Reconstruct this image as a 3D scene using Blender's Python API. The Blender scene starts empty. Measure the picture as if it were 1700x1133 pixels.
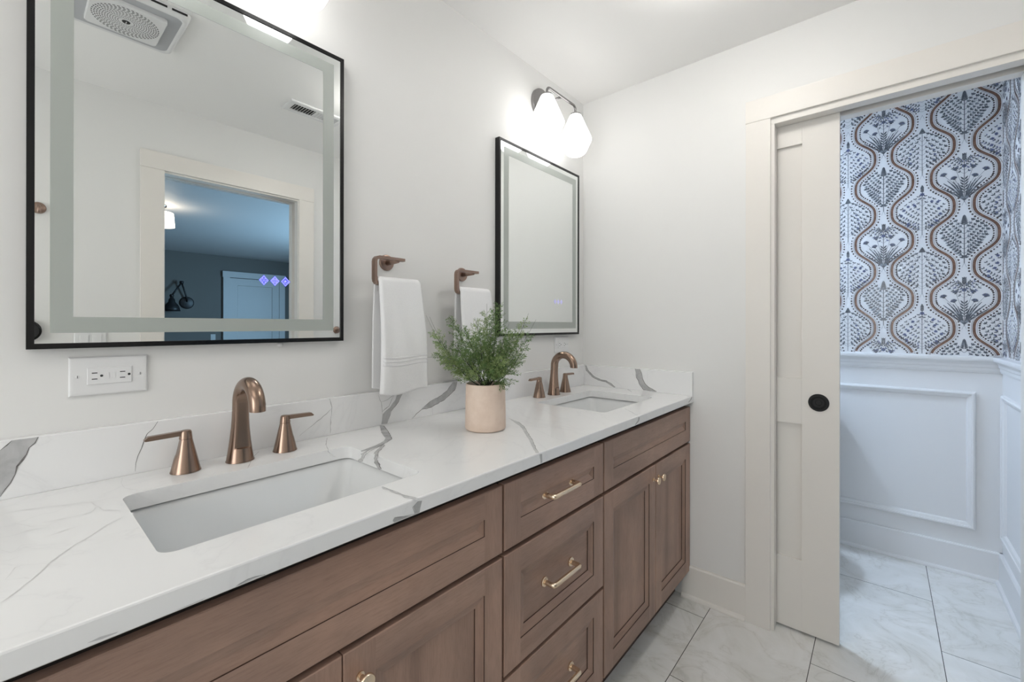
import bpy, bmesh, math, random
from math import sin, cos, pi, radians, sqrt, atan2
from mathutils import Vector, Matrix

# ---------------------------------------------------------------- camera, world, lights, exposure
SC = bpy.context.scene
COL = SC.collection
cam_data = bpy.data.cameras.new('camera')
cam_data.sensor_width = 36.0
cam_data.lens = 36.0 * 718.0 / 1700.0
cam_data.shift_y = -0.0159
cam_data.clip_start = 0.02
cam = bpy.data.objects.new('camera', cam_data)
COL.objects.link(cam)
CR = Vector((0.650454, -0.759544, 0.001646))
CU = Vector((-0.001552, 0.000837, 0.999998))
CF = Vector((0.759544, 0.650455, 0.000635))
cam.matrix_world = Matrix(((CR.x, CU.x, -CF.x, 0.0), (CR.y, CU.y, -CF.y, 0.0),
                           (CR.z, CU.z, -CF.z, 1.2422), (0, 0, 0, 1)))
SC.camera = cam

world = bpy.data.worlds.new('world')
SC.world = world
world.use_nodes = True
world.node_tree.nodes['Background'].inputs[0].default_value = (0.9, 0.95, 1.0, 1)
world.node_tree.nodes['Background'].inputs[1].default_value = 0.05

SC.view_settings.view_transform = 'Standard'
SC.view_settings.look = 'None'
SC.view_settings.gamma = 1.0
SC.view_settings.use_curve_mapping = False
SC.view_settings.exposure = 0.84

SHADE_E = 1.75           # glow of the sconce shades
def area_light(name, loc, size, power, color, rot=(0, 0, 0), size_y=None):
    d = bpy.data.lights.new(name, 'AREA')
    d.energy = power
    d.color = color
    d.size = size
    if size_y:
        d.shape = 'RECTANGLE'
        d.size_y = size_y
    o = bpy.data.objects.new(name, d)
    o.location = loc
    o.rotation_euler = rot
    COL.objects.link(o)
    return o
area_light('fill_panel_light', (-0.75, 0.30, 2.40), 0.9, 1.9, (1.0, 0.92, 0.82))  # added fill light, unseen at the left
area_light('window_fill_light', (-1.60, 0.20, 1.45), 1.2, 3.0, (1.0, 0.97, 0.92), rot=(0, radians(-90), 0), size_y=1.1)  # added fill light in front of the added window
FILL_DRUM_E = 9.4            # glow of an added drum fill light, out of view on the ceiling
area_light('toilet_room_light', (2.56, 1.00, 2.40), 0.22, 12.0, (0.62, 0.78, 1.0))
area_light('bedroom_window_light', (4.3, -2.6, 1.5), 1.4, 110.0, (0.40, 0.70, 1.0), rot=(0, radians(90), 0))

# ---------------------------------------------------------------- helpers
XE, YW, ZC = 2.0348, 1.2346, 2.44       # end wall, vanity wall, ceiling
YO = -0.565                             # opposite wall
ZT, ZS, YF = 0.9218, 1.0295, 0.6528     # counter top, splash top, counter front edge

def lin(c):
    return tuple((v / 12.92 if v <= 0.04045 else ((v + 0.055) / 1.055) ** 2.4) for v in c)
def rgb(r, g, b):
    return lin((r / 255.0, g / 255.0, b / 255.0))

def mat(name, col, rough=0.5, metal=0.0, emis=None, es=0.0, spec=0.5, coat=0.0):
    m = bpy.data.materials.new(name)
    m.use_nodes = True
    b = m.node_tree.nodes['Principled BSDF']
    b.inputs['Base Color'].default_value = (*col, 1)
    b.inputs['Roughness'].default_value = rough
    b.inputs['Metallic'].default_value = metal
    b.inputs['Specular IOR Level'].default_value = spec
    if coat:
        b.inputs['Coat Weight'].default_value = coat
        b.inputs['Coat Roughness'].default_value = 0.12
    if emis:
        b.inputs['Emission Color'].default_value = (*emis, 1)
        b.inputs['Emission Strength'].default_value = es
    return m

class NT:
    def __init__(s, m):
        s.t = m.node_tree
        s.b = s.t.nodes['Principled BSDF']
    def n(s, typ, **kw):
        nd = s.t.nodes.new(typ)
        for k, v in kw.items():
            if k.startswith('i_'):
                key = k[2:]
                key = int(key) if key.isdigit() else key
                nd.inputs[key].default_value = v
            else:
                setattr(nd, k, v)
        return nd
    def l(s, a, b):
        s.t.links.new(a, b)
    def math(s, op, a, b=None, c=None):
        nd = s.t.nodes.new('ShaderNodeMath')
        nd.operation = op
        for i, v in enumerate((a, b, c)):
            if v is None:
                continue
            if isinstance(v, (int, float)):
                nd.inputs[i].default_value = v
            else:
                s.l(v, nd.inputs[i])
        return nd.outputs[0]
    def ramp(s, fac, stops):
        nd = s.t.nodes.new('ShaderNodeValToRGB')
        e = nd.color_ramp.elements
        while len(e) > 1:
            e.remove(e[0])
        e[0].position = stops[0][0]
        e[0].color = (*stops[0][1], 1)
        for p, c in stops[1:]:
            x = e.new(p)
            x.color = (*c, 1)
        s.l(fac, nd.inputs[0])
        return nd.outputs[0]
    def mix(s, fac, a, b, mode='MIX'):
        nd = s.t.nodes.new('ShaderNodeMix')
        nd.data_type = 'RGBA'
        nd.blend_type = mode
        for sock, v in ((nd.inputs[0], fac), (nd.inputs[6], a), (nd.inputs[7], b)):
            if isinstance(v, tuple):
                sock.default_value = (*v, 1)
            elif isinstance(v, (int, float)):
                sock.default_value = v
            else:
                s.l(v, sock)
        return nd.outputs[2]
    def coords(s, scale=(1, 1, 1), loc=(0, 0, 0)):
        tc = s.n('ShaderNodeTexCoord')
        mp = s.n('ShaderNodeMapping')
        mp.inputs['Scale'].default_value = scale
        mp.inputs['Location'].default_value = loc
        s.l(tc.outputs['Object'], mp.inputs[0])
        return mp.outputs[0]
    def noise(s, vec, scale, detail=4, rough=0.5, dist=0.0):
        nd = s.n('ShaderNodeTexNoise')
        nd.inputs['Scale'].default_value = scale
        nd.inputs['Detail'].default_value = detail
        nd.inputs['Roughness'].default_value = rough
        nd.inputs['Distortion'].default_value = dist
        s.l(vec, nd.inputs['Vector'])
        return nd.outputs['Fac']
    def bump(s, h, strength=0.2, dist=0.002):
        nd = s.n('ShaderNodeBump')
        nd.inputs['Strength'].default_value = strength
        nd.inputs['Distance'].default_value = dist
        s.l(h, nd.inputs['Height'])
        s.l(nd.outputs[0], s.b.inputs['Normal'])

def paint(name, col, rough=0.55, bump=0.04):
    m = mat(name, col, rough, spec=0.3)
    t = NT(m)
    v = t.coords()
    t.bump(t.noise(v, 260, 3), bump, 0.001)
    return m

def wood(name, axis):
    m = mat(name, rgb(118, 90, 76), 0.36, spec=0.45)
    t = NT(m)
    sc = {'x': (0.9, 9, 9), 'z': (9, 9, 0.9)}[axis]
    v = t.coords(sc, (0.3, 0.7, 1.9) if axis == 'x' else (2.3, 0.1, 0.4))
    broad = t.noise(v, 0.9, 5, 0.55, 0.8)
    v2 = t.coords(tuple(a * 7 for a in sc))
    fine = t.noise(v2, 4.2, 8, 0.7, 0.2)
    blot = t.noise(t.coords((1, 1, 1)), 5.5, 3, 0.5, 0.4)
    c = t.ramp(broad, [(0.25, rgb(132, 106, 92)), (0.48, rgb(160, 130, 114)), (0.75, rgb(182, 150, 132))])
    f = t.ramp(fine, [(0.3, (0.80, 0.78, 0.77)), (0.5, (0.97, 0.97, 0.97)), (0.75, (1.08, 1.06, 1.05))])
    c = t.mix(1.0, c, f, 'MULTIPLY')
    bl = t.ramp(blot, [(0.3, (0.82, 0.83, 0.85)), (0.65, (1.06, 1.04, 1.03))])
    c = t.mix(1.0, c, bl, 'MULTIPLY')
    t.l(c, t.b.inputs['Base Color'])
    t.bump(fine, 0.06, 0.001)
    return m

def brushed(name, col, rough=0.28):
    m = mat(name, col, rough, 1.0)
    t = NT(m)
    n_ = t.noise(t.coords((60, 60, 4)), 8, 3)
    r = t.math('MULTIPLY_ADD', n_, 0.07, rough - 0.035)
    t.l(r, t.b.inputs['Roughness'])
    return m

M = {}
M['wall'] = paint('wall_paint', (0.800, 0.796, 0.780))
M['ceiling'] = paint('ceiling_paint', (0.925, 0.915, 0.897))
M['trim'] = paint('trim_paint', (0.810, 0.778, 0.732), 0.38, 0.01)
M['cool_trim'] = paint('white_trim_paint', (0.800, 0.800, 0.800), 0.34, 0.01)
M['wood_h'] = wood('stained_maple_horizontal', 'x')
M['wood_v'] = wood('stained_maple_vertical', 'z')
M['dark'] = mat('dark_gap', (0.02, 0.015, 0.012), 0.8)
M['kick'] = mat('toe_kick_wood', rgb(70, 52, 44), 0.6)
M['bronze'] = brushed('brushed_bronze', (0.31, 0.218, 0.168), 0.25)
M['bronze_dull'] = brushed('rosy_bronze', (0.34, 0.24, 0.195), 0.30)
M['gold'] = mat('champagne_gold', (0.80, 0.64, 0.48), 0.27, 1.0)
M['nickel'] = brushed('gunmetal', (0.30, 0.29, 0.29), 0.24)
M['black'] = mat('matte_black', (0.006, 0.006, 0.0065), 0.22, spec=0.35)
M['blackm'] = mat('black_metal', (0.010, 0.010, 0.011), 0.45)
M['ceramic'] = mat('white_ceramic', (0.80, 0.81, 0.81), 0.08, coat=0.5)
M['chrome'] = mat('chrome', (0.7, 0.7, 0.7), 0.12, 1.0)
M['plastic'] = mat('white_plastic', (0.78, 0.78, 0.78), 0.3)
M['grayplastic'] = mat('grey_lens', (0.46, 0.47, 0.49), 0.35)
M['slot'] = mat('slot_black', (0.02, 0.02, 0.02), 0.6)
M['mirror'] = mat('mirror_silver', (0.86, 0.88, 0.87), 0.0, 1.0)
M['frost'] = mat('frosted_glass', (0.40, 0.43, 0.40), 0.28, 0.0, spec=0.8)
M['fill_pane'] = mat('glowing_fill_pane', (.8, .8, .8), .4, emis=(.95, .98, 1.0), es=2.0)  # glowing pane of the added window, extra fill
M['shade'] = mat('opal_glass', (0.85, 0.85, 0.84), 0.25, emis=(1.0, 0.99, 0.975), es=SHADE_E)
M['drum'] = mat('fill_drum_diffuser', (0.85, 0.85, 0.84), 0.5, emis=(1.0, 0.975, 0.94), es=FILL_DRUM_E)
M['icon'] = mat('lit_icon', (0.1, 0.1, 0.6), 0.4, emis=(0.03, 0.035, 0.80), es=1.0)
M['icon2'] = mat('lit_icon_outline', (0.3, 0.3, 0.9), 0.4, emis=(0.30, 0.33, 1.0), es=0.9)
M['icon_pale'] = mat('pale_lit_icon', (0.60, 0.60, 0.72), 0.4, emis=(0.30, 0.28, 0.75), es=0.22)
M['groove'] = mat('groove_shade', rgb(62, 42, 32), 0.5)  # shade lines of the panel steps put into the colour
M['soil'] = mat('soil', (0.05, 0.035, 0.025), 0.95)
M['leaf'] = mat('fern_leaf', (0.115, 0.205, 0.060), 0.55)
M['leaf2'] = mat('fern_leaf_light', (0.28, 0.37, 0.14), 0.55)
M['stem'] = mat('fern_stem', (0.045, 0.055, 0.030), 0.6)
# potted clay
M['clay'] = mat('peach_clay', rgb(222, 196, 176), 0.65, spec=0.25)
t = NT(M['clay'])
nn = t.noise(t.coords((1, 1, 1)), 26, 4, 0.6)
t.l(t.ramp(nn, [(0.3, rgb(220, 198, 181)), (0.6, rgb(230, 210, 194)), (0.8, rgb(234, 215, 201))]), t.b.inputs['Base Color'])
t.bump(nn, 0.1, 0.001)
# towels
M['terry'] = mat('white_terry', (0.90, 0.90, 0.905), 0.95, spec=0.1)
t = NT(M['terry'])
nn = t.noise(t.coords((1, 1, 1)), 420, 3, 0.7)
t.bump(nn, 0.5, 0.0035)
M['terry_band'] = mat('woven_band', (0.80, 0.80, 0.81), 0.8, spec=0.15)
# quartz
M['quartz'] = mat('white_quartz', (0.82, 0.82, 0.82), 0.16, spec=0.5)
t = NT(M['quartz'])
v = t.coords((1, 1, 1))
w1 = t.noise(v, 2.3, 6, 0.55, 1.6)
d1 = t.math('ABSOLUTE', t.math('SUBTRACT', w1, 0.5))
c1 = t.ramp(d1, [(0.0, (0.82, 0.82, 0.82)), (0.006, (0.845, 0.845, 0.845)), (0.03, (0.86, 0.86, 0.858))])
t.l(c1, t.b.inputs['Base Color'])
def vein(name, a, b, sc):
    m = mat(name, a, 0.2)
    tt = NT(m)
    k = tt.noise(tt.coords(), sc, 5, 0.6, 0.6)
    tt.l(tt.ramp(k, [(0.3, a), (0.7, b)]), tt.b.inputs['Base Color'])
    return m
M['v1'] = vein('vein_grey', (0.38, 0.38, 0.38), (0.55, 0.55, 0.55), 25)
M['v2'] = vein('vein_dark', (0.10, 0.095, 0.09), (0.26, 0.25, 0.24), 60)
M['v3'] = vein('vein_mid', (0.24, 0.24, 0.24), (0.46, 0.46, 0.46), 60)
M['v4'] = vein('vein_faint', (0.70, 0.695, 0.685), (0.83, 0.83, 0.83), 40)
M['v5'] = vein('vein_pale', (0.52, 0.52, 0.53), (0.66, 0.66, 0.66), 30)
# floor tile: rows 0.372 m deep, tiles 0.787 m long, half bond
M['tile'] = mat('marble_look_tile', (0.6, 0.6, 0.58), 0.24, spec=0.5)
t = NT(M['tile'])
tc = t.n('ShaderNodeTexCoord')
sx = t.n('ShaderNodeSeparateXYZ')
t.l(tc.outputs['Object'], sx.inputs[0])
RW, TL = 0.3725, 0.787
ry = t.math('DIVIDE', t.math('SUBTRACT', sx.outputs[1], 0.2005 - 20 * RW), RW)
row = t.math('FLOOR', ry)
fy = t.math('MULTIPLY', t.math('FRACT', ry), RW)
odd = t.math('MODULO', row, 2.0)
rx = t.math('DIVIDE', t.math('ADD', t.math('SUBTRACT', sx.outputs[0], 1.533 - 20 * TL), t.math('MULTIPLY', odd, TL * 0.505)), TL)
colx = t.math('FLOOR', rx)
fx = t.math('MULTIPLY', t.math('FRACT', rx), TL)
g = 0.0013
gx = t.math('MAXIMUM', t.math('LESS_THAN', fx, g), t.math('GREATER_THAN', fx, TL - g))
gy = t.math('MAXIMUM', t.math('LESS_THAN', fy, g), t.math('GREATER_THAN', fy, RW - g))
gr = t.math('MAXIMUM', gx, gy)
cid = t.math('MULTIPLY_ADD', row, 7.31, t.math('MULTIPLY', colx, 3.77))
cmb = t.n('ShaderNodeCombineXYZ')
t.l(sx.outputs[0], cmb.inputs[0]); t.l(sx.outputs[1], cmb.inputs[1]); t.l(cid, cmb.inputs[2])
n1 = t.noise(cmb.outputs[0], 2.6, 7, 0.62, 0.9)
n2 = t.noise(cmb.outputs[0], 4.0, 5, 0.6, 1.2)
dd = t.math('ABSOLUTE', t.math('SUBTRACT', n2, 0.5))
base = t.ramp(n1, [(0.28, rgb(196, 195, 187)), (0.42, rgb(228, 227, 222)), (0.6, rgb(238, 237, 234)), (0.75, rgb(218, 216, 209))])
vv = t.ramp(dd, [(0.0, (0.80, 0.79, 0.76)), (0.010, (0.93, 0.925, 0.91)), (0.07, (1, 1, 1))])
base = t.mix(0.8, base, vv, 'MULTIPLY')
base = t.mix(gr, base, rgb(84, 82, 80))
t.l(base, t.b.inputs['Base Color'])
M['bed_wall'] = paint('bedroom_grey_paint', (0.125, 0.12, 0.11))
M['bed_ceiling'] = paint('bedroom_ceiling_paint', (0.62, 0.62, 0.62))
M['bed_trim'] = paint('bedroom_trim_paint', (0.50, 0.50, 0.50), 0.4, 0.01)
M['bed_floor'] = mat('bedroom_floor', rgb(110, 90, 75), 0.5)
M['lampshade'] = mat('linen_lampshade', (0.8, 0.7, 0.6), 0.8, emis=(1.0, 0.82, 0.62), es=4.0)
M['paper'] = mat('wallpaper_ground', (0.80, 0.795, 0.80), 0.6, spec=0.2)
M['ink_brown'] = vein('ink_brown', rgb(98, 72, 60), rgb(142, 106, 88), 90)
M['ink_line'] = mat('ink_line', rgb(120, 108, 104), 0.6)
M['ink_dot'] = mat('ink_dot', rgb(74, 64, 62), 0.6)
M['ink_slate'] = vein('ink_slate', rgb(72, 76, 82), rgb(112, 116, 122), 60)
M['ink_blue'] = mat('ink_blue', rgb(96, 103, 138), 0.6)
M['ink_grey'] = mat('ink_grey', rgb(128, 134, 142), 0.6)

def setp(o, label=None, cat=None, group=None, kind=None):
    if label: o['label'] = label
    if cat: o['category'] = cat
    if group: o['group'] = group
    if kind: o['kind'] = kind
    return o

def thing(name, loc, label, cat, group=None):
    o = bpy.data.objects.new(name, None)
    o.empty_display_size = 0.05
    o.location = loc
    COL.objects.link(o)
    return setp(o, label, cat, group)

class MB:
    """collects geometry, then links it as one mesh object"""
    def __init__(s):
        s.v, s.f, s.m, s.s = [], [], [], []
    def add(s, vs, fs, m=0, smooth=False):
        o = len(s.v)
        s.v += [tuple(p) for p in vs]
        for i, f in enumerate(fs):
            s.f.append([o + k for k in f])
            s.m.append(m[i] if isinstance(m, (list, tuple)) else m)
            s.s.append(smooth)
    def box(s, x0, x1, y0, y1, z0, z1, bev=0.0, m=0):
        if bev <= 0:
            vs = [(x, y, z) for z in (z0, z1) for y in (y0, y1) for x in (x0, x1)]
            s.add(vs, [(0, 2, 3, 1), (4, 5, 7, 6), (0, 1, 5, 4), (2, 6, 7, 3), (0, 4, 6, 2), (1, 3, 7, 5)], m)
            return
        bm = bmesh.new()
        bmesh.ops.create_cube(bm, size=1.0)
        for q in bm.verts:
            q.co = Vector(((x0 + x1) / 2 + q.co.x * (x1 - x0), (y0 + y1) / 2 + q.co.y * (y1 - y0), (z0 + z1) / 2 + q.co.z * (z1 - z0)))
        bmesh.ops.bevel(bm, geom=list(bm.edges), offset=bev, segments=2, profile=0.7, affect='EDGES')
        s.bm(bm, m)
    def bm(s, bm, m=0, smooth=False):
        bm.verts.index_update()
        s.add([q.co.copy() for q in bm.verts], [[q.index for q in f.verts] for f in bm.faces], m, smooth)
        bm.free()
    def grid(s, rows, m=0, smooth=True, closeu=False, closev=False):
        """rows: list of equally long point lists"""
        nr, nc = len(rows), len(rows[0])
        vs = [p for r in rows for p in r]
        fs = []
        for i in range(nr if closev else nr - 1):
            for j in range(nc if closeu else nc - 1):
                a, b = i, (i + 1) % nr
                c, d = j, (j + 1) % nc
                fs.append((a * nc + c, a * nc + d, b * nc + d, b * nc + c))
        s.add(vs, fs, m, smooth)
    def lathe(s, prof, c, axis='z', n=32, m=0, smooth=True, cap0=False, cap1=False):
        rows = []
        for r, h in prof:
            row = []
            for k in range(n):
                a = 2 * pi * k / n
                p = (r * cos(a), r * sin(a), h)
                if axis == 'y': p = (p[0], p[2], p[1])
                if axis == 'x': p = (p[2], p[0], p[1])
                row.append((c[0] + p[0], c[1] + p[1], c[2] + p[2]))
            rows.append(row)
        s.grid(rows, m, smooth, closeu=True)
        for cap, row in ((cap0, rows[0]), (cap1, rows[-1])):
            if cap:
                s.add(row, [tuple(range(n))], m, False)
    def tube(s, path, rad, n=10, m=0, smooth=True, caps=True, flat=None):
        P = [Vector(p) for p in path]
        if not isinstance(rad, (list, tuple)): rad = [rad] * len(P)
        rows = []
        up = None
        for i, p in enumerate(P):
            t = (P[min(i + 1, len(P) - 1)] - P[max(i - 1, 0)]).normalized()
            if up is None:
                up = Vector((0, 0, 1)) if abs(t.z) < 0.9 else Vector((1, 0, 0))
            u = (up - t * up.dot(t)).normalized()
            w = t.cross(u)
            up = u
            rows.append([p + (u * cos(2 * pi * k / n) + w * sin(2 * pi * k / n)) * rad[i] for k in range(n)])
        s.grid(rows, m, smooth, closeu=True)
        if caps:
            s.add(rows[0], [tuple(range(n))], m)
            s.add(rows[-1], [tuple(range(n))], m)
    def prism(s, pts, f0, f1, m=0, smooth=False):
        """2D polygon pts swept between maps f0(a,b) and f1(a,b)"""
        A = [f0(a, b) for a, b in pts]
        B = [f1(a, b) for a, b in pts]
        n = len(pts)
        s.add(A + B, [tuple(range(n - 1, -1, -1)), tuple(range(n, 2 * n))] + [(i, (i + 1) % n, n + (i + 1) % n, n + i) for i in range(n)], m, smooth)
    def rings(s, mp, u0, u1, v0, v1, steps, ms=(0, 0), fill=True, mfill=None, butt=None):
        """nested rectangles; steps = (inset, depth); ms = (left/right material, top/bottom material);
        butt = index of the ring made of full-height stiles with rails between"""
        loops = [[mp(u0 + i, v0 + i, d), mp(u1 - i, v0 + i, d), mp(u1 - i, v1 - i, d), mp(u0 + i, v1 - i, d)] for i, d in steps]
        for k in range(len(loops) - 1):
            if butt == k:
                (i0, d0), (i1, d1) = steps[k], steps[k + 1]
                a0, a1, b0, b1 = u0 + i0, u1 - i0, v0 + i0, v1 - i0
                c0, c1, e0, e1 = u0 + i1, u1 - i1, v0 + i1, v1 - i1
                for q, mm in (((a0, c0, b0, b1), ms[0]), ((c1, a1, b0, b1), ms[0]), ((c0, c1, b0, e0), ms[1]), ((c0, c1, e1, b1), ms[1])):
                    s.add([mp(q[0], q[2], d0), mp(q[1], q[2], d0), mp(q[1], q[3], d0), mp(q[0], q[3], d0)], [(0, 1, 2, 3)], mm)
                continue
            A, B = loops[k], loops[k + 1]
            for j in range(4):
                j2 = (j + 1) % 4
                s.add([A[j], A[j2], B[j2], B[j]], [(0, 1, 2, 3)], ms[1] if j in (0, 2) else ms[0])
        if fill:
            s.add(loops[-1], [(0, 1, 2, 3)], ms[0] if mfill is None else mfill)
    def build(s, name, mats, parent=None, normals=True, sharp=None):
        if not isinstance(mats, (list, tuple)): mats = [mats]
        off = Vector((0, 0, 0))
        q = parent
        while q is not None:
            off += Vector(q.location)
            q = q.parent
        me = bpy.data.meshes.new(name)
        me.from_pydata([(p[0] - off.x, p[1] - off.y, p[2] - off.z) for p in s.v], [], s.f)
        for m_ in mats: me.materials.append(m_)
        me.polygons.foreach_set('material_index', s.m)
        me.polygons.foreach_set('use_smooth', s.s)
        if normals:
            bm = bmesh.new()
            bm.from_mesh(me)
            bmesh.ops.remove_doubles(bm, verts=bm.verts, dist=1e-6)
            bmesh.ops.recalc_face_normals(bm, faces=bm.faces)
            bm.to_mesh(me)
            bm.free()
        if sharp: me.set_sharp_from_angle(angle=radians(sharp))
        me.update()
        o = bpy.data.objects.new(name, me)
        if parent is not None: o.parent = parent
        COL.objects.link(o)
        return o

def struct(mb, name, mats, **kw):
    o = mb.build(name, mats, **kw)
    o['kind'] = 'structure'
    return o

def copy_tree(o, parent=None):
    c = o.copy()
    COL.objects.link(c)
    if parent is not None: c.parent = parent
    for ch in list(o.children):
        copy_tree(ch, c)
    return c

def place_copy(src, loc, label=None):
    c = copy_tree(src)
    c.location = loc
    if label: c['label'] = label
    return c

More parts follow.
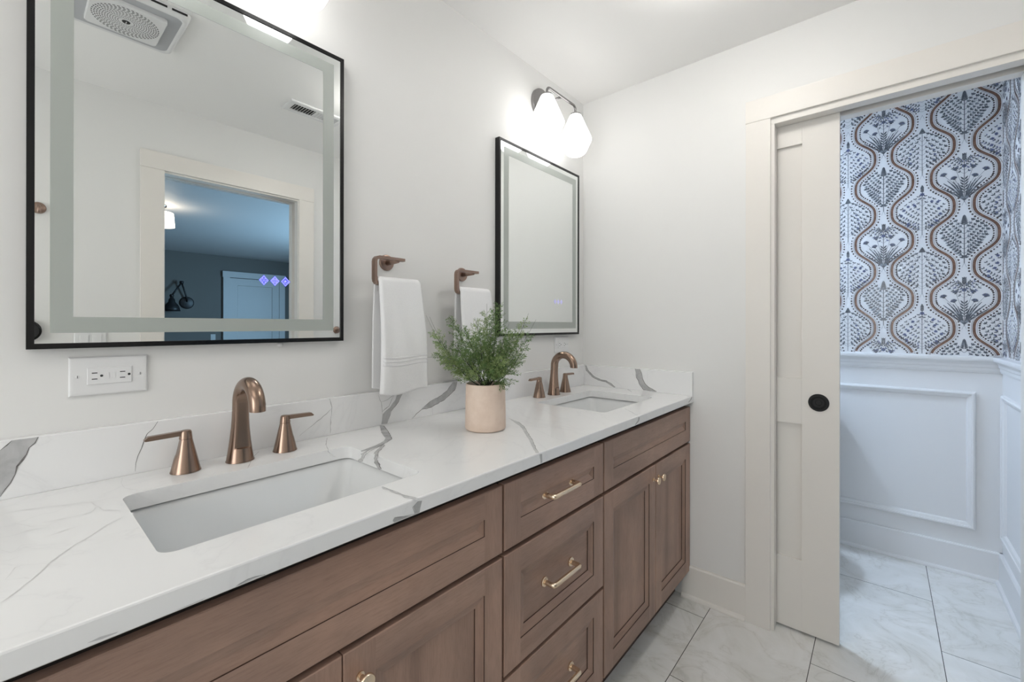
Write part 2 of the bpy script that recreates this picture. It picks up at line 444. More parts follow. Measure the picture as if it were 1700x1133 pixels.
# grey veins of the stone, traced on its faces: plane (Top, Front edge, Backsplash, Side splash), Patch or Line, points, width, tone
VEINS = [
    ('B', 'P', [(0.0063, 1.0293), (0.0389, 1.0291), (0.0352, 1.019), (0.0268, 1.0109), (0.0233, 0.9991), (0.0139, 0.98), (0.0093, 0.9653), (0.0035, 0.951), (-0.001, 0.9401), (-0.0077, 0.929), (-0.021, 0.9167), (-0.0211, 1.004), (-0.0079, 1.0131), (0.0, 1.021)], 0, 1),
    ('B', 'L', [(0.0389, 1.0291), (0.0352, 1.019), (0.0268, 1.0109), (0.0233, 0.9991), (0.0139, 0.98), (0.0093, 0.9653), (0.0035, 0.951), (-0.001, 0.9401), (-0.0077, 0.929)], 0.003, 2),
    ('B', 'L', [(0.0063, 1.0293), (0.0, 1.021), (-0.0079, 1.0131)], 0.002, 2),
    ('B', 'L', [(0.2169, 1.028), (0.2086, 1.0135), (0.1994, 1.0034), (0.1934, 0.9928), (0.1884, 0.9756), (0.1835, 0.9586), (0.1795, 0.9453), (0.179, 0.9274)], 0.0018, 2),
    ('B', 'L', [(0.6072, 1.0285), (0.6144, 1.0013), (0.6109, 0.9687), (0.6092, 0.9271)], 0.0014, 3),
    ('B', 'L', [(0.6144, 0.9996), (0.5808, 0.9736), (0.5501, 0.9551), (0.5222, 0.937)], 0.0012, 3),
    ('T', 'L', [(0.5918, 1.1941), (0.5559, 1.1316), (0.5243, 1.0514), (0.5167, 1.0001)], 0.0014, 3),
    ('T', 'L', [(0.4141, 1.1943), (0.3859, 1.1511), (0.349, 1.0735)], 0.0012, 3),
    ('B', 'P', [(0.8579, 1.0133), (0.8413, 0.9872), (0.8129, 0.9599), (0.7986, 0.9208), (0.7776, 0.9245), (0.7814, 0.9544), (0.8088, 0.9743), (0.829, 0.9958), (0.8371, 1.0158)], 0, 1),
    ('B', 'L', [(0.8579, 1.0133), (0.8413, 0.9872), (0.8129, 0.9599), (0.7986, 0.9208)], 0.0016, 2),
    ('B', 'L', [(0.7659, 1.0209), (0.7774, 0.9924), (0.7814, 0.9578)], 0.0014, 3),
    ('B', 'L', [(0.7774, 0.9958), (0.8008, 0.9995), (0.8208, 1.0108), (0.8371, 1.0144)], 0.0014, 3),
    ('B', 'L', [(0.7813, 0.9646), (0.8048, 0.9783), (0.8168, 1.0009), (0.8289, 1.0154)], 0.0014, 2),
    ('B', 'P', [(1.1018, 1.0282), (1.0891, 0.9977), (1.0375, 0.9686), (0.9788, 0.9499), (0.9369, 0.9508), (0.9693, 0.97), (1.0175, 0.9828), (1.0527, 1.0018), (1.0785, 1.0305)], 0, 1),
    ('B', 'L', [(1.1018, 1.0282), (1.0891, 0.9977), (1.0375, 0.9686), (0.9788, 0.9499), (0.9369, 0.9485), (0.9144, 0.9373), (0.8967, 0.9234)], 0.0018, 2),
    ('B', 'L', [(1.0785, 1.0305), (1.0527, 1.0018), (1.0175, 0.9828), (0.9693, 0.97), (0.9369, 0.9508)], 0.0014, 2),
    ('B', 'L', [(0.9836, 0.9492), (0.9855, 0.924)], 0.0012, 3),
    ('B', 'L', [(1.405, 1.0303), (1.3845, 0.9324)], 0.0014, 4),
    ('B', 'L', [(1.4476, 1.022), (1.4121, 0.9747), (1.3886, 0.9501)], 0.0014, 4),
    ('S', 'P', [(1.2101, 1.027), (1.2016, 1.0275), (1.1924, 1.0037), (1.1583, 0.974), (1.1237, 0.9601), (1.0836, 0.9551), (1.0545, 0.9424), (1.0307, 0.9261), (1.0384, 0.9243), (1.0642, 0.9377), (1.0897, 0.9486), (1.1299, 0.9529), (1.1647, 0.9668), (1.2015, 0.9991)], 0, 1),
    ('S', 'L', [(1.2016, 1.0275), (1.1924, 1.0037), (1.1583, 0.974), (1.1237, 0.9601), (1.0836, 0.9551), (1.0545, 0.9424), (1.0307, 0.9261)], 0.002, 2),
    ('S', 'L', [(1.2101, 1.027), (1.2015, 0.9991), (1.1647, 0.9668), (1.1299, 0.9529), (1.0897, 0.9486), (1.0642, 0.9377), (1.0384, 0.9243)], 0.002, 2),
    ('S', 'P', [(0.9266, 1.0277), (0.9019, 1.0294), (0.8909, 1.0078), (0.8882, 0.9821), (0.8746, 0.9574), (0.8586, 0.9435), (0.8165, 0.9262), (0.8506, 0.9263), (0.8827, 0.9283), (0.899, 0.9474), (0.91, 0.9699), (0.9199, 0.9847), (0.9222, 1.0107)], 0, 1),
    ('S', 'L', [(0.9019, 1.0294), (0.8909, 1.0078), (0.8882, 0.9821), (0.8746, 0.9574), (0.8586, 0.9435), (0.8165, 0.9262)], 0.003, 2),
    ('S', 'L', [(0.9266, 1.0277), (0.9222, 1.0107), (0.9199, 0.9847), (0.91, 0.9699), (0.899, 0.9474), (0.8827, 0.9283), (0.8506, 0.9263), (0.8165, 0.9262)], 0.003, 2),
    ('T', 'P', [(0.7727, 1.2155), (0.7783, 1.2002), (0.7369, 1.1118), (0.702, 1.0426), (0.6641, 1.0199), (0.6321, 1.0041), (0.5796, 0.9953), (0.5847, 1.0062), (0.6381, 1.0216), (0.6736, 1.0416), (0.6964, 1.0664), (0.7224, 1.1284)], 0, 1),
    ('T', 'L', [(0.7783, 1.2002), (0.7369, 1.1118), (0.702, 1.0426), (0.6641, 1.0199), (0.6321, 1.0041)], 0.002, 2),
    ('T', 'L', [(0.6635, 1.0233), (0.6121, 1.0039), (0.5735, 0.9763), (0.5343, 0.9214)], 0.011, 1),
    ('T', 'L', [(0.6553, 1.0106), (0.6076, 0.969), (0.5685, 0.9129), (0.5356, 0.8412)], 0.01, 1),
    ('T', 'L', [(0.6527, 1.01), (0.6082, 0.9915), (0.5738, 0.9666), (0.5383, 0.9196)], 0.0014, 2),
    ('T', 'L', [(0.653, 1.0024), (0.6081, 0.9619), (0.5712, 0.9098), (0.5386, 0.8401)], 0.0014, 2),
    ('T', 'L', [(0.481, 0.7484), (0.4825, 0.7006), (0.4832, 0.6725), (0.4915, 0.6403)], 0.008, 5),
    ('T', 'L', [(0.4832, 0.7518), (0.4861, 0.7058), (0.4861, 0.6781), (0.4966, 0.6447)], 0.0018, 3),
    ('F', 'P', [(0.4954, 0.9155), (0.5039, 0.9128), (0.5011, 0.9008), (0.4983, 0.8916), (0.4882, 0.8949), (0.4843, 0.9084)], 0, 1),
    ('F', 'P', [(0.4445, 0.9023), (0.4654, 0.898), (0.4816, 0.8944), (0.4707, 0.889), (0.4446, 0.8892), (0.441, 0.8983)], 0, 1),
    ('F', 'L', [(0.4954, 0.9155), (0.4843, 0.9084), (0.4882, 0.8949)], 0.0018, 2),
    ('F', 'L', [(0.4983, 0.8934), (0.4654, 0.898), (0.4445, 0.9023), (0.441, 0.8983)], 0.0015, 3),
    ('T', 'P', [(1.1217, 0.9771), (1.0996, 0.9131), (1.0613, 0.8569), (0.9982, 0.7914), (0.9508, 0.7387), (0.9053, 0.6948), (0.8662, 0.6534), (0.8609, 0.6594), (0.8974, 0.6979), (0.9419, 0.7422), (0.9886, 0.795), (1.0391, 0.8482), (1.0761, 0.9025)], 0, 5),
    ('T', 'L', [(1.0996, 0.9131), (1.0613, 0.8569), (0.9982, 0.7914), (0.9508, 0.7387), (0.9053, 0.6948), (0.8662, 0.6534)], 0.002, 3),
    ('F', 'P', [(0.8689, 0.9178), (0.8793, 0.917), (0.8807, 0.8948), (0.8728, 0.8936)], 0, 1),
    ('F', 'L', [(0.8912, 0.9151), (0.9128, 0.8943)], 0.0014, 4),
    ('F', 'L', [(1.0997, 0.9162), (1.0842, 0.8959)], 0.0014, 4),
    ('T', 'L', [(1.0534, 0.8069), (1.01, 0.7073), (1.0033, 0.641)], 0.0016, 4),
    ('T', 'L', [(1.1894, 0.8331), (1.1669, 0.7572), (1.1171, 0.6642)], 0.0014, 4),
    ('T', 'L', [(1.0943, 0.9424), (1.1683, 0.9083), (1.203, 0.8174)], 0.0016, 4),
    ('T', 'L', [(-0.0047, 0.7677), (0.0211, 0.8079), (0.0327, 0.8367), (0.0479, 0.866), (0.064, 0.8886), (0.0841, 0.9105), (0.1037, 0.9375), (0.1271, 0.9579)], 0.0022, 4),
    ('T', 'L', [(-0.0011, 0.8336), (0.0073, 0.8662), (0.0148, 0.8664)], 0.0014, 4),
    ('T', 'L', [(-0.0011, 0.8336), (0.0151, 0.8213), (0.0211, 0.811)], 0.0012, 4),
    ('T', 'L', [(-0.0071, 1.128), (0.0205, 1.1214), (0.0491, 1.1084), (0.0999, 1.082), (0.1357, 1.075)], 0.0016, 4),
    ('T', 'L', [(0.0985, 1.0837), (0.1036, 1.0532), (0.1092, 1.0156), (0.1314, 0.9898)], 0.0018, 4),
    ('T', 'L', [(0.0374, 1.0276), (0.0593, 1.0226), (0.0913, 1.0213), (0.1064, 1.0499)], 0.0014, 4),
    ('T', 'L', [(-0.0063, 1.0037), (0.0083, 0.9984), (0.0184, 1.0048), (0.039, 0.9996), (0.0563, 1.0192)], 0.0012, 4),
    ('T', 'L', [(-0.0059, 0.9486), (0.0054, 0.9252), (0.0149, 0.9455), (0.0291, 0.9345)], 0.0012, 4),
    ('T', 'L', [(-0.0056, 0.904), (0.0031, 0.8986), (0.012, 0.9027)], 0.0012, 4),
    ('T', 'L', [(0.0088, 1.0607), (0.0239, 1.0235), (0.0446, 1.006)], 0.0012, 4),
    ('T', 'L', [(0.0372, 0.9532), (0.0586, 0.9643), (0.078, 0.9673)], 0.0012, 4),
    ('T', 'L', [(0.1583, 1.2086), (0.1506, 1.1634), (0.1492, 1.1245), (0.1661, 1.0895)], 0.0014, 4),
    ('T', 'P', [(2.0457, 0.9951), (2.0459, 0.9836), (1.9739, 0.9268), (1.9387, 0.9065), (1.9687, 0.9326)], 0, 5),
    ('T', 'L', [(1.5437, 0.753), (1.5115, 0.718), (1.4838, 0.6904), (1.4505, 0.653)], 0.003, 5),
    ('F', 'P', [(1.4484, 0.9192), (1.4572, 0.9159), (1.4546, 0.905), (1.4243, 0.8942), (1.4166, 0.8962), (1.4441, 0.9068)], 0, 1),
    ('F', 'P', [(2.0033, 0.9221), (2.0176, 0.9193), (2.0034, 0.9068), (1.9696, 0.8989), (1.9613, 0.9019), (1.992, 0.9106)], 0, 1),
    ('F', 'P', [(0.1983, 0.8931), (0.2027, 0.8954), (0.2131, 0.8974), (0.2342, 0.8932), (0.2367, 0.8906), (0.2223, 0.8916), (0.2086, 0.8917)], 0, 5),
    ('F', 'L', [(0.1983, 0.8931), (0.2027, 0.8954), (0.2131, 0.8974), (0.2342, 0.8932)], 0.0016, 3),
    ('F', 'P', [(0.1296, 0.8925), (0.1394, 0.8952), (0.1571, 0.8951), (0.165, 0.8945), (0.161, 0.8892), (0.1469, 0.8899)], 0, 5),
    ('F', 'P', [(0.0567, 0.8973), (0.0664, 0.8992), (0.0827, 0.8967), (0.0806, 0.895), (0.0684, 0.8948)], 0, 5),
]

# ---------------------------------------------------------------- the setting
XL = -1.65                       # far left wall of the bathroom
XB = 3.118                       # back wall of the toilet room
YR = -0.440                      # right wall of the toilet room
YLT = 1.2346                     # left wall of the toilet room
def wallbox(name, b, m='wall', **kw):
    mb = MB(); mb.box(*b)
    return struct(mb, name, M[m])

mb = MB(); mb.box(XL - .1, XB + .1, YO - .06, YW + .1, -.08, 0.0)
struct(mb, 'floor', M['tile'])
mb = MB(); mb.box(XL - .1, XB + .1, YO - .06, YW + .1, ZC, ZC + .08)
struct(mb, 'ceiling', M['ceiling'])
wallbox('wall_back', (XL, XE, YW, YW + .1, 0, ZC))
WY0, WY1, WZ0, WZ1 = -.22, .88, .85, 2.05        # unseen window added to the far left wall as fill light
mb = MB()
mb.box(XL - .1, XL, YO, WY0, 0, ZC); mb.box(XL - .1, XL, WY1, YW, 0, ZC)
mb.box(XL - .1, XL, WY0, WY1, 0, WZ0); mb.box(XL - .1, XL, WY0, WY1, WZ1, ZC)
struct(mb, 'wall_left', M['wall'])
win = thing('added_window_1', (XL, (WY0 + WY1) / 2, WZ0), 'white framed frosted window added as fill light on the far left wall, outside the frame', 'window')
win['kind'] = 'structure'
def mpl(u, v, d): return (XL + .015 - d, u, v)
mb = MB(); mb.rings(mpl, WY0 - .08, WY1 + .08, WZ0 - .08, WZ1 + .08, [(0, .015), (0, 0), (.08, 0), (.08, .06), (.12, .06), (.12, .08)], fill=False)
mb.box(XL - .065, XL - .045, WY0 + .04, WY1 - .04, 1.43, 1.47)
mb.build('window_frame', M['cool_trim'], win)
mb = MB(); mb.box(XL - .068, XL - .062, WY0 + .035, WY1 - .035, WZ0 + .035, WZ1 - .035); mb.build('pane', M['fill_pane'], win)

# end wall with the pocket: two skins left of the opening, a header over it, a pier right of it
DOY0, DOY1, DOZ = -0.346, 0.346, 2.078      # door opening
PX0, PX1 = 2.0745, 2.1250                     # pocket cavity
mb = MB()
mb.box(XE, PX0, DOY1 + .02, YW, 0, ZC)
mb.box(PX1, 2.165, DOY1 + .02, YW, 0, ZC)
mb.box(XE, PX0, DOY0 - .02, DOY1 + .02, DOZ + .02, ZC)
mb.box(PX1, 2.165, DOY0 - .02, DOY1 + .02, DOZ + .02, ZC)
mb.box(PX0, PX1, DOY0 - .02, YW, 2.16, ZC)
mb.box(XE, 2.165, YO, DOY0 - .02, 0, ZC)
struct(mb, 'wall_right', M['wall'])

# opposite wall with the bedroom doorway
BX0, BX1, BZ = 0.561, 1.270, 2.072
YOB = YO - .125
mb = MB()
mb.box(XL, BX0 - .02, YOB, YO, 0, ZC)
mb.box(BX1 + .02, XE + .08, YOB, YO, 0, ZC)
mb.box(BX0 - .02, BX1 + .02, YOB, YO, BZ + .02, ZC)
struct(mb, 'wall_front', M['wall'])

# toilet room shell
mb = MB(); mb.box(XB, XB + .08, YR - .05, YW, 0, ZC); struct(mb, 'wall_toilet_back', M['cool_trim'])
mb = MB(); mb.box(2.165, XB, YR - .08, YR, 0, ZC); struct(mb, 'wall_toilet_right', M['cool_trim'])
mb = MB(); mb.box(2.165, XB, YLT, YLT + .08, 0, ZC); struct(mb, 'wall_toilet_left', M['cool_trim'])

# casing of the pocket door (trim) : legs, head, split jambs
CX = XE - .018
mb = MB()
mb.box(CX, XE, DOY1, .4365, 0, 2.0865, .0015)
mb.box(CX - .0015, XE, DOY0 - .092, .4375, 2.0868, 2.177, .0015)
mb.box(CX, XE, DOY0 - .0905, DOY0, 0, 2.0865, .0015)
struct(mb, 'trim_1', M['trim'])
mb = MB()
for x0, x1 in ((XE - .008, PX0 + .001), (PX1 - .001, 2.170)):
    mb.box(x0, x1, DOY1 - .013, DOY1 + .02, 0, DOZ - .0163, .001)        # left split jamb
    mb.box(x0, x1, DOY0 - .02, DOY1 + .02, DOZ - .016, DOZ + .02, .001)   # split head
mb.box(XE - .008, 2.170, DOY0 - .02, DOY0, 0, DOZ - .0163, .001)
struct(mb, 'trim_2', M['trim'])
mb = MB()
mb.box(PX0 + .008, PX1 - .008, DOY0, YW - .05, 2.105, 2.135)
struct(mb, 'trim_3', M['nickel'])                                # sliding track up in the pocket

# the pocket door itself : a two panel shaker slab
SX = 2.0815
def mpx(u, v, d): return (SX + d, u, v)
door = thing('door_1', (SX + .0175, .47, .010), 'beige two panel sliding pocket door with round black pull', 'door')
door['kind'] = 'structure'
DY0, DY1, DZ0, DZ1 = .125, .835, .010, 2.074
mb = MB()
mb.box(SX + .0125, SX + .035, DY0, DY1, DZ0, DZ1)
st = .1215
zs_ = [DZ0, .294, .844, 1.028, 1.976, DZ1]
def bar(y0, y1, z0, z1): mb.box(SX, SX + .0135, y0, y1, z0, z1, .0008)
bar(DY0, DY0 + st, DZ0, DZ1); bar(DY1 - st, DY1, DZ0, DZ1)
for k in (0, 2, 4): bar(DY0 + st, DY1 - st, zs_[k], zs_[k + 1])
mb.build('slab', M['trim'], door)
mb = MB()
pc = (SX, .1905, .9375)
mb.lathe([(.0, -.0015), (.010, -.0015), (.011, -.003), (.020, -.003), (.0215, -.001), (.024, -.001), (.0255, -.0045), (.0325, -.0045), (.0345, -.002), (.0345, .001)], pc, 'x', 40)
mb.build('flush_pull', M['black'], door, sharp=30)

# baseboards
def baseboard(name, b_, axis, m, sgn, shoe=True):
    """b_: wall plane, from, to; board of 14 mm with a shoe strip"""
    p0, a, b = b_
    prof = [(0, 0), (.026, 0), (.026, .006), (.0235, .013), (.018, .0165), (.014, .0175), (.014, .140), (.010, .146), (0, .146)]
    mb = MB()
    if axis == 'x':
        f = lambda e: (lambda d, z: (e, p0 + sgn * d, z))
    else:
        f = lambda e: (lambda d, z: (p0 + sgn * d, e, z))
    mb.prism(prof, f(a), f(b), 0)
    return struct(mb, name, M[m])
baseboard('baseboard_right', (XE, .4365, .70), 'y', 'trim', -1)
baseboard('baseboard_front', (YO, XL, BX0 - .105), 'x', 'trim', 1)
baseboard('baseboard_front.001', (YO, BX1 + .105, XE), 'x', 'trim', 1)
baseboard('baseboard_left', (XL, YO, YW), 'y', 'trim', 1)
baseboard('baseboard_toilet_back', (XB, YR, YLT), 'y', 'cool_trim', -1)
baseboard('baseboard_toilet_right', (YR, 2.165, XB), 'x', 'cool_trim', 1)
baseboard('baseboard_toilet_left', (YLT, 2.165, XB), 'x', 'cool_trim', -1)

# chair rail and picture-frame mouldings of the wainscot
rail = [(0, 1.010), (.006, 1.012), (.010, 1.022), (.011, 1.036), (.015, 1.040), (.017, 1.052), (.027, 1.066), (.034, 1.070), (.036, 1.078), (.036, 1.088), (.033, 1.091), (0, 1.091)]
mb = MB(); mb.prism(rail, lambda d, z: (XB - d, YR + .001, z), lambda d, z: (XB - d, YLT, z)); struct(mb, 'trim_4', M['cool_trim'])
mb = MB(); mb.prism(rail, lambda d, z: (2.165, YR + d, z), lambda d, z: (XB - .001, YR + d, z)); struct(mb, 'trim_5', M['cool_trim'])
mould = [(0, 0), (0, -.009), (.003, -.015), (.009, -.018), (.015, -.017), (.0165, -.013), (.024, -.011), (.029, -.009), (.031, -.005), (.033, 0)]
def mpb(u, v, d): return (XB + d, u, v)
def mpr(u, v, d): return (u, YR - d, v)
mb = MB(); mb.rings(mpb, -.351, .40, .231, .914, mould, fill=False); struct(mb, 'trim_6', M['cool_trim'])
mb = MB(); mb.rings(mpb, .50, 1.16, .231, .914, mould, fill=False); struct(mb, 'trim_7', M['cool_trim'])
mb = MB(); mb.rings(mpr, 2.29, XB - .065, .231, .914, mould, fill=False); struct(mb, 'trim_8', M['cool_trim'])

# ---- wallpaper : printed ogee bands and plants as part of one paper mesh on each wall
PU, PZ = 0.1534, 0.311
def wallpaper(mp, u_lo, u_hi, z_lo, z_hi, seed):
    """u grows to the LEFT in the photo on the back wall; mp(u, z, lift)"""
    rnd = random.Random(seed)
    mb = MB()
    mb.add([mp(u_lo, z_lo, .0006), mp(u_hi, z_lo, .0006), mp(u_hi, z_hi, .0006), mp(u_lo, z_hi, .0006)], [(0, 1, 2, 3)], 0)
    layer = [0]
    def poly(pts, m, lift):
        if any(q[1] > z_hi or q[1] < z_lo or q[0] < u_lo or q[0] > u_hi for q in pts): return
        layer[0] = (layer[0] + 1) % 500
        lf = lift + layer[0] * 1.6e-6
        mb.add([mp(a, b, lf) for a, b in pts], [tuple(range(len(pts)))], m)
    def stroke(pts, w, m, lift=.0011, taper=False):
        n = len(pts)
        for i in range(n - 1):
            (a, b), (c, d) = pts[i], pts[i + 1]
            L = sqrt((c - a) ** 2 + (d - b) ** 2) or 1e-9
            nx, ny = -(d - b) / L, (c - a) / L
            w0 = w * (1 - i / n) if taper else w
            w1 = w * (1 - (i + 1) / n) if taper else w
            poly([(a + nx * w0 / 2, b + ny * w0 / 2), (c + nx * w1 / 2, d + ny * w1 / 2), (c - nx * w1 / 2, d - ny * w1 / 2), (a - nx * w0 / 2, b - ny * w0 / 2)], m, lift)
    def leaf(x, y, a, l, w, m, lift=.0012):
        ca, sa = cos(a), sin(a)
        w *= 1.25
        pts = [(0, 0), (l * .35, w / 2), (l * .7, w * .36), (l, 0), (l * .7, -w * .36), (l * .35, -w / 2)]
        poly([(x + p * ca - q * sa, y + p * sa + q * ca) for p, q in pts], m, lift)
    def dot(x, y, r, m, lift=.0012, n=7):
        a0 = rnd.random() * 6
        poly([(x + r * cos(a0 + 2 * pi * k / n) * 1.0, y + r * sin(a0 + 2 * pi * k / n) * 1.12) for k in range(n)], m, lift)
    # bands between neighbouring columns
    k0 = int(math.floor((u_lo + .311) / PU)) - 1
    k1 = int(math.ceil((u_hi + .311) / PU)) + 1
    for k in range(k0, k1 + 1):
        uc = -.311 + (k + .5) * PU
        sg = 1 if k % 2 == 0 else -1
        def cen(z): return uc + sg * (.046 * cos(2 * pi * (z - 2.317) / PZ) - .004 * cos(6 * pi * (z - 2.317) / PZ))
        N = int((z_hi - z_lo) / .0085)
        zsn = [z_lo + (z_hi - z_lo) * i / N for i in range(N + 1)]
        def off(z, d):
            e = 1e-3
            tx, tz = cen(z + e) - cen(z - e), 2 * e
            L = sqrt(tx * tx + tz * tz)
            return (cen(z) + d * tz / L, z - d * tx / L)
        line = lambda d: [off(z, d) for z in zsn]
        stroke(line(.000), .0100, 1, .0010)
        stroke(line(.0056), .0024, 5, .0011)
        stroke(line(.0105), .0013, 2, .0011)
        stroke(line(-.0095), .0013, 2, .0011)
        s_, z, last = 0, z_lo + .004, None
        while z < z_hi:
            for d in (.0190, -.0180):
                q = off(z, d)
                dot(q[0], q[1], .0040 * rnd.uniform(.8, 1.15), 3, .0012)
            e = 1e-3
            tx = (cen(z + e) - cen(z - e)) / (2 * e)
            z += .0128 / sqrt(1 + tx * tx)
    # motifs : x = stem, y = foot of the crown (the crown is about 0.21 m tall)
    def roots(x, y):
        for sg in (-1, 1): stroke([(x, y - .026), (x + sg * .004, y - .036), (x + sg * .008, y - .048)], .0010, 7)
    def curve(x, h, sg, L, rise, bend):
        return lambda q: (x + sg * L * (q ** .92), h + rise * (q * (1 - bend) + bend * q * q))
    def along(f, q):
        a, b = f(max(0, q - .02)), f(min(1, q + .02))
        return atan2(b[1] - a[1], b[0] - a[0])
    def tree(x, y):                # dark feathered tree, leafy boughs with dotted rows between
        stroke([(x, y - .028), (x, y + .205)], .0030, 4)
        spec = ((.006, .052, .060), (.022, .073, .082), (.044, .078, .086), (.068, .070, .078), (.094, .058, .066), (.120, .043, .052), (.146, .028, .038))
        for h, L, rs in spec:
            for sg in (-1, 1):
                f = curve(x, y + h, sg, L, rs, .35)
                stroke([f(q / 6) for q in range(7)], .0018, 4)
                nl = int(L / .0085)
                for i in range(1, nl + 1):
                    q = i / nl
                    px, py = f(q); an = along(f, q)
                    for d_ in (.55, -.6): leaf(px, py, an + d_, rnd.uniform(.011, .016) * (1.1 - .3 * q), .0052, 4 if rnd.random() < .7 else 7)
                px, py = f(1); an = along(f, 1)
                for d_ in (-.7, 0, .7): leaf(px, py, an + d_, .013, .0055, 4)
                g_ = curve(x, y + h + .013, sg, L * .86, rs * .9, .35)
                for i in range(2, int(L / .008)): dot(*g_(i / (L / .008)), .0014, 4, n=5)
        for i in range(6):
            for sg in (-1, 1): leaf(x, y + .165 + i * .007, pi / 2 - sg * (.9 - .1 * i), .020 - .0015 * i, .0055, 4)
        leaf(x, y + .198, pi / 2, .018, .009, 4)
        for sg in (-1, 1): leaf(x, y, pi / 2 - sg * 1.3, .018, .007, 4); leaf(x, y + .004, pi / 2 - sg * .8, .016, .006, 4)
        roots(x, y)
    def flower(x, y):              # long curling leaves, thistle heads, leafy top
        stroke([(x, y - .032), (x, y + .205)], .0024, 4)
        for sg in (-1, 1):
            for ex, ey, w in ((.083, .066, .0066), (.074, .088, .0060), (.060, .100, .0050), (.040, .092, .0046), (.022, .080, .0044)):
                P = [(x + sg * ex * (q / 12), y - .024 + ey * sin(q / 12 * pi * .46) + .012 * (q / 12) ** 6) for q in range(13)]
                for i in range(12):
                    stroke(P[i:i + 2], w * (.30 + .9 * sin(pi * (i + .8) / 13)), 7 if (i % 4 == 1) else 4)
            for fx, fy, s_ in ((.073, .116, 1.05), (.036, .092, 1.0), (.030, .138, .85)):
                cx, cy = x + sg * fx, y + fy
                stroke([(x, y + fy * .25), (x + sg * fx * .55, y + fy * .62), (cx, cy)], .0012, 4)
                for j in range(9): leaf(cx, cy, pi / 2 - sg * .3 + (j - 4) * .33, .0150 * s_, .0046, 6 if j % 3 == 1 else 4)
                for j in range(3): leaf(cx, cy, -pi / 2 + (j - 1) * .9, .0065 * s_, .0055, 4)
            for i in range(6): leaf(x + sg * .001, y + .015 + i * .013, pi / 2 - sg * (.85 - .05 * i), .022, .0056, 4)
            for k_, (hh, L, rs) in enumerate(((.110, .062, .060), (.128, .050, .055), (.148, .036, .040), (.165, .022, .026))):
                f = curve(x, y + hh, sg, L, rs, .1)
                stroke([f(q / 4) for q in range(5)], .0010, 4)
                for i in range(1, 6):
                    px, py = f(i / 5); an = along(f, i / 5)
                    for d_ in (.8, -.8): leaf(px, py, an + d_ * rnd.uniform(.7, 1.2), .0100, .0042, 4 if rnd.random() < .8 else 6)
        for j in range(8): leaf(x, y + .150, j * pi / 4, .0105, .0062, 6 if j % 2 else 4)
        for i in range(4):
            for sg in (-1, 1): leaf(x, y + .178 + i * .008, pi / 2 - sg * .6, .015, .0050, 4)
        leaf(x, y + .200, pi / 2, .016, .007, 4)
        roots(x, y)
    def cone(x, y):                # airy boughs with paired leaves, cone on top
        stroke([(x, y - .03), (x, y + .195)], .0020, 4)
        for h, L, rs in ((-.004, .046, .040), (.008, .076, .058), (.028, .084, .070), (.050, .078, .074), (.074, .064, .070), (.098, .050, .060), (.122, .034, .048), (.145, .020, .034)):
            for sg in (-1, 1):
                f = curve(x, y + h, sg, L, rs, .2)
                stroke([f(q / 5) for q in range(6)], .0010, 4)
                nl = max(2, int(L / .0125))
                for i in range(1, nl + 1):
                    px, py = f(i / nl); an = along(f, i / nl)
                    for d_ in (.75, -.75): leaf(px, py, an + d_, .0130, .0046, 4)
                leaf(*f(1), along(f, 1), .012, .005, 4)
                if L > .06:
                    px, py = f(.55); dot(px, py + .006, .0042, 6); dot(px + .004, py + .010, .0030, 7)
        for r_ in range(6):
            w = .0130 * (1 - r_ / 6.5)
            stroke([(x - w, y + .190 + r_ * .0046), (x + w, y + .190 + r_ * .0046)], .0044, 4)
        roots(x, y)
    def bush(x, y):                # round bush of small leaves and blue blossoms
        stroke([(x, y - .03), (x, y + .20)], .0022, 4)
        for h, L, rs in ((-.008, .060, .036), (.004, .083, .050), (.020, .087, .064), (.042, .078, .072), (.066, .062, .068), (.092, .044, .056), (.118, .026, .040), (.146, .012, .024)):
            for sg in (-1, 1):
                f = curve(x, y + h, sg, L, rs, .25)
                stroke([f(q / 5) for q in range(6)], .0009, 4)
                nl = max(2, int(L / .0095))
                for i in range(1, nl + 1):
                    px, py = f(i / nl); an = along(f, i / nl)
                    for d_ in (.9, -.9): leaf(px, py, an + d_ * rnd.uniform(.6, 1.25), rnd.uniform(.008, .0115), .0044, 4 if rnd.random() < .85 else 6)
                if L > .04:
                    px, py = f(rnd.uniform(.6, .95))
                    for j in range(6): leaf(px, py + .003, j * pi / 3 + .3, .0074, .0046, 6)
                    dot(px, py + .003, .0018, 4, .0014)
        for j in range(7): leaf(x, y + .180, j * 2 * pi / 7, .0100, .0060, 6)
        for i in range(3):
            for sg in (-1, 1): leaf(x, y + .192 + i * .008, pi / 2 - sg * .6, .012, .005, 4)
        leaf(x, y + .205, pi / 2, .026, .009, 4)
        roots(x, y)
    kinds = {0: (tree, flower), 1: (cone, bush), 2: (flower, tree), 3: (bush, cone)}
    for k in range(k0, k1 + 1):
        x = -.311 + k * PU
        zt0 = 2.437 if k % 2 == 0 else 2.292
        for j in range(-1, 6):
            fn = kinds[k % 4][j % 2]
            fn(x, zt0 - j * PZ - .232)
    return mb
inks = [M['paper'], M['ink_brown'], M['ink_line'], M['ink_dot'], M['ink_slate'], M['ink_line'], M['ink_blue'], M['ink_grey']]
mb = wallpaper(lambda u, z, l: (XB - l, u, z), YR + .001, .95, 1.091, ZC - .001, 3)
struct(mb, 'wall_toilet_back_paper', inks, normals=False)
mb = wallpaper(lambda u, z, l: (u, YR + l, z), 2.171, XB - .002, 1.091, ZC - .001, 4)
struct(mb, 'wall_toilet_right_paper', inks, normals=False)

